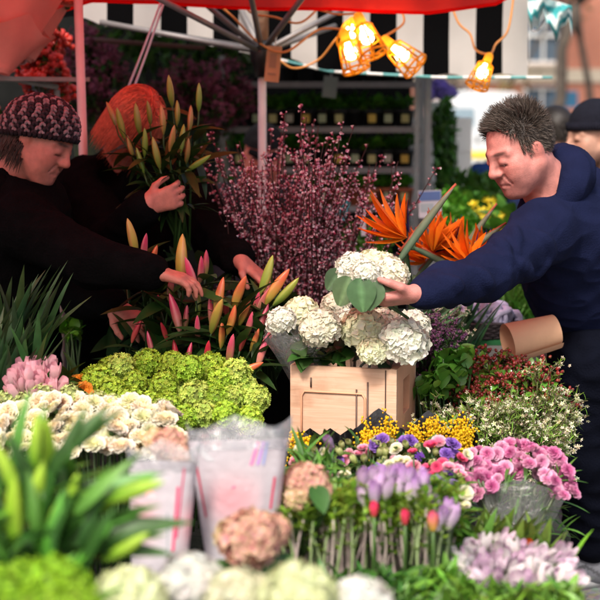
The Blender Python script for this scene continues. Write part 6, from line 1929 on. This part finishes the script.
# angle -pi/2 faces the camera
F_ = -math.pi / 2
s1_ = printed('white printed paper sleeve with pink, violet and blue stripes near its top', P(237, 440, 2.62), P(240, 566, 2.60), S(50, 2.6), S(33, 2.6), 0.4,
        [(F_ + .30, .80, F_ + .44, .98, .035, (.72, .16, .36)), (F_ + .44, .80, F_ + .56, .98, .032, (.42, .22, .55)), (F_ + .57, .80, F_ + .67, .98, .028, (.25, .30, .58)),
         (F_ - .10, .62, F_ - .06, .64, .03, (.75, .12, .25)), (F_ + .2, .60, F_ + .22, .62, .02, (.55, .45, .50)), (F_ - .85, .96, F_ - .55, .84, .10, (.42, .42, .45)), (F_ - .98, .80, F_ - .90, .40, .04, (.45, .03, .08)), (F_ + .95, .70, F_ + .88, .45, .04, (.50, .04, .10))])
sleeve(s1_, P(237, 424, 2.63), P(238, 452, 2.62), S(53, 2.6), S(50, 2.6), M_film2, 'clear_collar', wave=.05, zig=.5, squash=.46)
s2_ = printed('white printed paper sleeve with crimson strips, left of the striped sleeve', P(162, 462, 2.50), P(158, 590, 2.46), S(34, 2.5), S(26, 2.5), 2.1,
        [(F_ + .55, .80, F_ + .50, .30, .05, (.60, .05, .14)), (F_ + .75, .95, F_ + .62, .40, .035, (.50, .04, .12)), (F_ - .4, .78, F_ - .2, .70, .16, (.76, .40, .42)), (F_ - .55, .55, F_ - .42, .40, .03, (.62, .12, .22)), (F_ - .42, .52, F_ - .33, .40, .03, (.40, .35, .60)), (F_ + .25, .60, F_ + .35, .10, .03, (.32, .33, .36))])
sleeve(s2_, P(162, 446, 2.50), P(162, 474, 2.5), S(37, 2.5), S(34, 2.5), M_film2, 'clear_collar', wave=.06, zig=.5, squash=.46)
ant = [hydrangea(.052, (.74, .28, .34), 110, (.3, .24, .10), 4, .32, .9, -.3, (.62, .46, .28)), hydrangea(.052, (.76, .36, .40), 110, (.36, .28, .12), 4, .32, .9, -.3, (.58, .56, .24))]
def antique(label, lst, base):
    b = np.array(tuple(base)); r = thing('antique_hydrangea', label, 'flower', tuple(b), 'antique hydrangeas around the printed sleeves'); mb = MB()
    for i, (px, py, rp, d) in enumerate(lst):
        q = np.array(tuple(P(px, py, d))); place('flower_head', ant[i % 2], r, q - b, frames_z(np.array([[.1 * (i - 1), -.6, .8]]))[0], S(rp, d) / .055)
        mb.tube([q - b, (q - b) * [.5, .5, .3], (0, 0, 0)], .005, 6, (.06, .12, .03))
    n = 10; mb.inst(LEAF_BROAD, frames_x(norm(rng.normal(size=(n, 3)) * [1, 1, .4] + [0, .2, -.8])), rng.normal(0, .02, (n, 3)) + (np.array(tuple(P(lst[0][0], lst[0][1] + 12, lst[0][3] + .02))) - b), rng.uniform(.05, .09, n), jit_tint(n, .3) * 1.3); mb.build('foliage', M_leaf, r)
antique('faded pink green hydrangea in front of the striped sleeve, the lowest one', [(250, 540, 30, 2.34), (232, 536, 18, 2.36), (272, 532, 18, 2.38)], P(250, 600, 2.45))
antique('faded pink green hydrangea right of the striped sleeve', [(306, 484, 22, 2.66), (298, 498, 14, 2.64), (320, 492, 13, 2.66)], P(300, 560, 2.7))
antique('faded pink green hydrangea at the top left of the striped sleeve', [(170, 446, 18, 2.68), (156, 440, 12, 2.72), (180, 456, 12, 2.66)], P(172, 540, 2.75))

# bottom edge, very near
hyd_c = [hydrangea(.058, (.66, .67, .50), 190, edge=(.58, .64, .32)), hydrangea(.058, (.68, .68, .63), 190), hydrangea(.058, (.68, .66, .54), 190, edge=(.62, .63, .40))]
for i, (px, py, rp, d, lab) in enumerate(((128, 602, 36, 1.96, 'white hydrangea at the bottom edge beside the lime green heads'), (190, 584, 32, 2.02, 'greenish white hydrangea rising highest along the bottom edge'), (238, 600, 32, 1.98, 'white hydrangea at the bottom edge below the faded pink one'), (298, 598, 36, 1.94, 'cream hydrangea, widest of the bottom edge row'), (362, 606, 30, 1.98, 'white hydrangea at the right end of the bottom edge row'))):
    q = np.array(tuple(P(px, py, d))); b = q - [0, -.03, .20]; r = thing('hydrangea', lab, 'flower', tuple(b), 'hydrangeas along the bottom edge'); place('flower_head', hyd_c[i % 3], r, q - b, frames_z(np.array([[.1 * (i - 2), -.3, .9]]))[0], S(rp, d) / .058)
    mb = MB(); mb.tube([q - b, (q - b) * .5, (0, 0, 0)], .006, 6, (.05, .12, .03)); n = 6; mb.inst(LEAF_BROAD, frames_x(norm(rng.normal(size=(n, 3)) * [1, 1, .4])), np.tile(q - b - [0, 0, .06], (n, 1)), rng.uniform(.07, .11, n), jit_tint(n, .3)); mb.build('foliage', M_leaf, r)
bed('lime_flower_bunch', 'bright lime green flower balls in the bottom left corner', 'flowers', [(-10, 588), (40, 580), (92, 588), (98, 620), (-10, 620)], 1.86, 1.78, [snowball(.036, (.26, .48, .02), 110)], 24, leaves=30, seed=47, leaf_tint=(1.8, 2, 1), drop=.16)

# ------------------------------------------------------------------ left back of the stall: shelf, wrapped bunches, berries, dark flowers
sc_ = P(20, 82, 4.75)
r = thing('side_shelf', 'weathered timber shelf on a thin frame at the upper left', 'shelf', (sc_.x, sc_.y, 0))
mb = MB(); a = P(-40, 70, 4.6); b = P(57, 87, 4.9); mb.tube([a - Vector(r.location), b - Vector(r.location)], .010, 6)
mb.box(tuple(((a + b) / 2) - Vector(r.location) + Vector((0, .12, .0))), (.42, .26, .014), rotz(.55)); mb.build('board', M_greywood, r, smooth=False)
mb = MB(); mb.tube([b - Vector(r.location) - Vector((0, 0, .01)), Vector((b.x - r.location.x, b.y - r.location.y, 0))], .010, 8); mb.build('upright', M_greywood, r)
mb = MB(); e = P(-36, 74, 4.65) - Vector(r.location); mb.tube([e, Vector((e.x, e.y, 0))], .010, 8); mb.build('upright', M_greywood, r)
crepe = mat('pale_tissue', (.78, .34, .28), .7, var=.12, scale=9, trans=.35, bump=.3, bscale=14)
def wrapped(label, px0, py0, px1, py1, d, rt, hues):
    b = P(px0, py0, d); t = P(px1, py1, d + .02); r = thing('wrapped_bunch', label, 'bouquet', tuple(b)); 
    sleeve(r, t, b, rt, .03, crepe, 'tissue_wrap', wave=.10, n=24, zig=.3)
    sleeve(r, b + (t - b) * .55, b + (t - b) * -.05, rt * .85, .02, crepe, 'tissue_wrap', wave=.13, n=20, zig=.4, th0=.6)
    hm = rose(.035, hues[0], hues[1], 5, 6, .4)
    for i in range(7): q = t + Vector((rng.normal(0, rt * .5), rng.normal(0, rt * .4), rng.normal(.0, .02))); place('flower_head', hm, r, q - b, frames_z(norm(np.array([[rng.normal(0, .4), -.4, 1]])))[0])
wrapped('bunch in pale tissue paper leaning on the upper left shelf, the larger one', 4, 70, 22, -10, 4.62, .13, ((.6, .3, .2), (.7, .5, .4)))
wrapped('smaller bunch in pale tissue paper tilted right on the upper left shelf', 26, 58, 46, 2, 4.7, .07, ((.6, .3, .2), (.7, .5, .4)))
pr_ = [rose(.022, (.62, .30, .30), (.72, .50, .48), 5, 6, .5)]
bed('pale_rose_bunch', 'row of pale roses lying on the upper left shelf', 'flowers', [(-5, 52), (10, 54), (24, 62), (20, 72), (-5, 68)], 4.72, 4.66, pr_, 9, leaves=14, seed=61, drop=.02, stems=False)
bed('pale_rose_bunch', 'faint pink roses behind the woman\'s knit hat at the left edge', 'flowers', [(-8, 106), (6, 108), (14, 122), (4, 150), (-8, 150)], 4.8, 4.7, pr_, 11, leaves=14, seed=62, drop=.05)
REDB = ball_t(1, 7, 5, (.55, .035, .02))
rb = [spray(120 + k, .22, 70, xf(REDB, None, 1, (0, 0, 0)), (.008, .013), LEAF, 20, (.03, .05), (.06, .03, .02), .6, m=M_berry) for k in range(2)]
tips = [(x, y, 5.1 + rng.normal(0, .04)) for x, y in spots([(26, 40), (40, 32), (56, 40), (58, 60), (44, 74), (28, 66)], 10, .4, 9)]
spraybed('red_berry_bunch', 'sprays of round red berries between the tissue bunches and the pole', P(44, 120, 5.12), tips, rb, .16)
DK = whorl(petal_t(.55, .3, 0, .6, (.16, .03, .07), (.34, .09, .16), 1, 2), 5, .5)
dk = [spray(130 + k, .34, 150, DK, (.009, .015), LEAF, 50, (.03, .06), (.05, .03, .02), .5) for k in range(2)]
for lab, poly, d, bp in (('dark crimson flower sprays behind the white pole', [(60, 40), (76, 30), (104, 44), (118, 70), (110, 100), (70, 120), (60, 90)], 5.9, (85, 200)), ('dusky mauve flower sprays in the shade above the red hair', [(160, 72), (190, 62), (214, 70), (220, 96), (212, 118), (180, 100)], 6.0, (190, 210)), ('dusky mauve sprays between the red hair and the parasol pole', [(206, 78), (226, 70), (240, 90), (234, 120), (212, 112)], 6.1, (220, 210))):
    tips = [(x, y, d + rng.normal(0, .06)) for x, y in spots(poly, 15, .4, 11)]
    spraybed('dark_flower_bunch', lab, P(bp[0], bp[1], d), tips, dk, .26)
leafbed('greenery_bunch', 'dim green foliage hanging in the shade over the red haired person', [(90, 20), (150, 14), (210, 30), (250, 56), (240, 90), (150, 66), (96, 60)], 6.6, 6.4, 260, LEAF, (.06, .13), (1.0, .9, .8), seed=63)
for px0, px1, py, lab in ((60, 76, 215, 'cream paper bag glimpsed between the two black coats'), (58, 78, 276, 'peach cardboard flap below the woman\'s sleeve')):
    c = P((px0 + px1) / 2, py, 4.55); r = thing('paper_scrap', lab, 'paper', tuple(c)); w_ = S(px1 - px0, 4.55)
    mb = MB(); V = []
    for i in range(6):
        for j in range(6): V.append((w_ * (i / 5 - .5), .015 * math.sin(i + j), w_ * 1.3 * (j / 5 - .5) - .25 * w_ * i / 5))
    mb.add(V, [(i * 6 + j, (i + 1) * 6 + j, (i + 1) * 6 + j + 1, i * 6 + j + 1) for i in range(5) for j in range(5)])
    o = mb.build('sheet', mat('peach_card', (.60, .34, .24), .8), r); sm = o.modifiers.new('thickness', 'SOLIDIFY'); sm.thickness = .003
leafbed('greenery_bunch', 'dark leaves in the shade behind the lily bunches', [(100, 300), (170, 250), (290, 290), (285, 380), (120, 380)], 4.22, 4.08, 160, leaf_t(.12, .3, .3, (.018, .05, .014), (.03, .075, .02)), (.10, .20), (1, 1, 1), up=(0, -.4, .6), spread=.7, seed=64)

# ------------------------------------------------------------------ metal rack with rows of potted herbs
RD = 6.35
xl, xr = P(222, 100, RD).x, P(431, 100, RD).x
shelf_py = (82, 127, 168, 207)
r = thing('plant_rack', 'tall grey metal rack of potted plants under the striped awning', 'rack', ((xl + xr) / 2, P(300, 100, RD).y, 0)); ro = Vector(r.location)
M_shelf = mat('shelf_steel', (.20, .19, .20), .5, metal=.4, var=.2); M_rack = mat('rack_steel', (.30, .31, .33), .4, metal=.55, var=.15); zt = P(300, 56, RD).z
for x in (xl, xr - .012):
    for y in (0, .34): mb = MB(); mb.box((x - ro.x, y, zt / 2), (.026, .026, zt)); mb.build('upright', M_rack, r, smooth=False)
mb = MB(); mb.box((xr - .062 - ro.x, 0.001, zt / 2), (.020, .022, zt)); mb.build('upright', M_rack, r, smooth=False)
szs = [P(300, py, RD).z for py in shelf_py] + [P(300, 262, RD).z, .25]
for z in szs:
    mb = MB(); mb.box((-.01, .17, z - .014), (xr - xl - .07, .33, .006)); mb.box((-.01, -.002, z - .012), (xr - xl - .07, .012, .026)); mb.build('shelf', M_shelf, r, smooth=False)
def pot_mesh(col): mb = MB(); mb.lathe([(0, 0), (.034, 0), (.044, .072), (.048, .072), (.048, .086), (.041, .086), (.038, .075), (0, .075)], 14, col=col); return mb.mesh('pot', mat('pot_plastic', attr=True, rough=.6))
def herb_mesh(seed, tint, h=.10):
    r_ = np.random.default_rng(seed); mb = MB(); n = 60; D = norm(np.stack([r_.normal(0, .6, n), r_.normal(0, .6, n), r_.uniform(.3, 1.2, n)], 1)); mb.inst(LEAF_BROAD, frames_x(D, roll=r_.normal(0, .5, n)), D * h * r_.uniform(.1, .75, (n, 1)) * [1, 1, .8], r_.uniform(.025, .055, n), np.array(tint) * jit_tint(n, .35, .1)); return mb.mesh('herb_foliage', M_leaf)
def tag_mesh(col): mb = MB(); mb.box((0, -.052, .05), (.034, .003, .036), col=col); return mb.mesh('label_card', mat('plant_tag', attr=True, rough=.7), smooth=False)
pots = {'k': pot_mesh((.012, .013, .013)), 't': pot_mesh((.42, .12, .06)), 'w': pot_mesh((.55, .58, .50))}; M_leaf_ = M_leaf
herbs = [herb_mesh(140 + k, t) for k, t in enumerate(((2.0, 2.4, 1.4), (1.6, 1.8, 1.2), (2.4, 2.4, 1.4)))]; herbs_b = [herb_mesh(150 + k, t) for k, t in enumerate(((3.2, 3.8, 1.8), (3.6, 3.8, 2.2)))]
tags = [tag_mesh((.50, .46, .20)), tag_mesh((.42, .48, .30)), tag_mesh((.62, .42, .08)), tag_mesh((.46, .44, .36))]
rows = [(szs[0], 'k', herbs, False, 'black potted herb on the top shelf of the metal rack', 'potted herbs on the top shelf'), (szs[1], 'k', herbs, True, 'black potted herb with a pale tag on the second shelf of the rack', 'potted herbs on the second shelf'),
        (szs[2], 'k', herbs, True, 'black potted herb with a pale tag on the third shelf of the rack', 'potted herbs on the third shelf'), (szs[3], 't', herbs_b, True, 'terracotta potted herb on the fourth shelf of the rack', 'potted herbs on the fourth shelf')]
for z, pk_, hb, tg, lab, grp in rows:
    N_ = 11
    for k in range(N_):
        x = xl + .075 + (xr - .11 - xl - .075) * k / (N_ - 1)
        if z == szs[0] and k < 3: continue
        t = thing('potted_plant', lab, 'plant', (x, ro.y + .10 + .03 * (k % 2), z - .0105), grp)
        place('pot', pots[pk_], t, (0, 0, 0)); place('herb_foliage', hb[k % len(hb)], t, (0, 0, .085), rotz(k * 1.7), rng.uniform(.8, 1.05))
        if tg and (k * 5 + int(z * 100)) % 7: place('label_card', tags[(k * 7 + int(z * 10)) % 4], t, (0, 0, -.002))
# ------------------------------------------------------------------ plants behind the seller on the right
def shrub(name, label, poly, d0, d1, n, leaf, ln, tint, seed, **kw): return leafbed(name, label, poly, d0, d1, n, leaf, ln, tint, seed=seed, **kw)
shrub('climbing_plant', 'column of dark green climber beside the rack\'s right post', [(434, 110), (448, 96), (456, 120), (452, 190), (436, 196)], 6.9, 6.8, 420, LEAF, (.04, .08), (1.6, 1.7, 1.3), 71, cat='plant', spread=.9)
PRIM = [daisy(.034, (.80, .62, .03), (.70, .40, .02), 6, 2, 'primrose_head')]
bed('primrose_tray', 'yellow primroses in leaf on the bench behind the birds of paradise', 'plant', [(466, 200), (486, 190), (502, 206), (506, 224), (486, 232), (468, 216)], 6.1, 5.9, PRIM, 11, leaves=70, leaf=LEAF_BROAD, leaf_len=(.04, .08), leaf_tint=(2.0, 2.2, 1.2), seed=72)
bed('primrose_tray', 'scattered yellow primroses right of the first tray, near the sleeve', 'plant', [(488, 218), (506, 208), (514, 222), (508, 240), (490, 240)], 5.8, 5.6, PRIM, 14, leaves=50, leaf=LEAF_BROAD, leaf_len=(.06, .12), leaf_tint=(1.8, 2, 1.2), seed=73)
shrub('euphorbia', 'bright green euphorbia clump behind the birds of paradise', [(436, 196), (452, 186), (470, 204), (480, 226), (470, 252), (440, 248)], 6.0, 5.7, 520, LEAF, (.05, .09), (2.4, 2.6, 1.3), 74, cat='plant', spread=.8)
shrub('grey_shrub', 'silvery green shrub below the blue anorak', [(440, 178), (470, 172), (500, 176), (512, 196), (490, 204), (450, 196)], 6.6, 6.4, 320, LEAF, (.06, .11), (2.6, 2.4, 2.6), 75, cat='plant', spread=.8)
shrub('grass_plant', 'tuft of fine bright grass under the seller\'s arm', [(500, 290), (512, 276), (534, 276), (542, 296), (536, 312), (504, 312)], 5.0, 4.9, 420, leaf_t(.02, .3, .3, (.08, .20, .03), (.14, .30, .05), 5), (.10, .18), (1, 1, 1), 76, cat='plant', spread=.35)
shrub('hedge_plant', 'clump of mid green box foliage behind the held hydrangeas', [(342, 226), (376, 218), (392, 236), (388, 256), (350, 262)], 5.4, 5.2, 300, LEAF_BROAD, (.03, .05), (2.0, 2.3, 1.0), 77, cat='plant', spread=.9)
shrub('green_cabbage', 'small lime green leafy plant in the dark behind the knit hat woman\'s hand', [(62, 320), (78, 316), (82, 334), (66, 338)], 4.3, 4.2, 60, LEAF_BROAD, (.03, .05), (2.6, 2.6, 1.0), 78, cat='plant', spread=.9)
rt = table('dark cloth covered bench carrying the plants behind the seller', .28, 1.25, 5.15, 6.15, .62)
card('price_card', 'blue and white printed price card standing by the birds of paradise', 430, 204, 5.3, .085, .10, mat('card_white', (.70, .74, .80), .6), -.04, .1,
     [(0, .030, .080, .034, (.12, .22, .50)), (-.012, -.012, .05, .03, (.45, .58, .62)), (.016, -.034, .04, .012, (.70, .25, .30))], string=False)
card('teal_card', 'small teal label card behind the right side of the blossom', 343, 210, 5.0, .035, .07, mat('teal_card_stock', (.05, .32, .36), .6), .3, .1, string=False)
card('white_stake', 'thin white plant label stake left of the birds of paradise', 363, 222, 5.1, .018, .10, mat('card_white', (.70, .74, .80), .6), -.06, .1, string=False)
root = thing('lilac_pot', 'lilac flowers in a pale pot on a white crate beside the rack', 'plant', tuple(P(437, 116, 7.2)))
mb = MB(); mb.lathe([(0, 0), (.05, 0), (.06, .07), (.05, .07), (0, .06)], 16, col=(.5, .55, .5)); mb.build('pot', mat('pot_plastic', attr=True, rough=.6), root)
hm = hydrangea(.055, (.22, .16, .55), 80)
for x in (-.05, .04, 0): place('flower_head', hm, root, (x, rng.normal(0, .02), .11 + (.03 if x == 0 else 0)))
pc = P(440, 128, 7.2); root = thing('white_box', 'stack of white foam trays beside the rack under the lilac pot', 'box', (pc.x, pc.y, 0))
zb = P(437, 117, 7.2).z
for k in range(4): mb = MB(); mb.box((0, 0, zb * (k + .5) / 4 + 0.0), (.30 - .01 * (k % 2), .26, zb / 4 - .006)); mb.box((0, -.131, zb * (k + .5) / 4 + .02), (.28, .003, .02)); mb.build('tray', M_white, root, smooth=False)
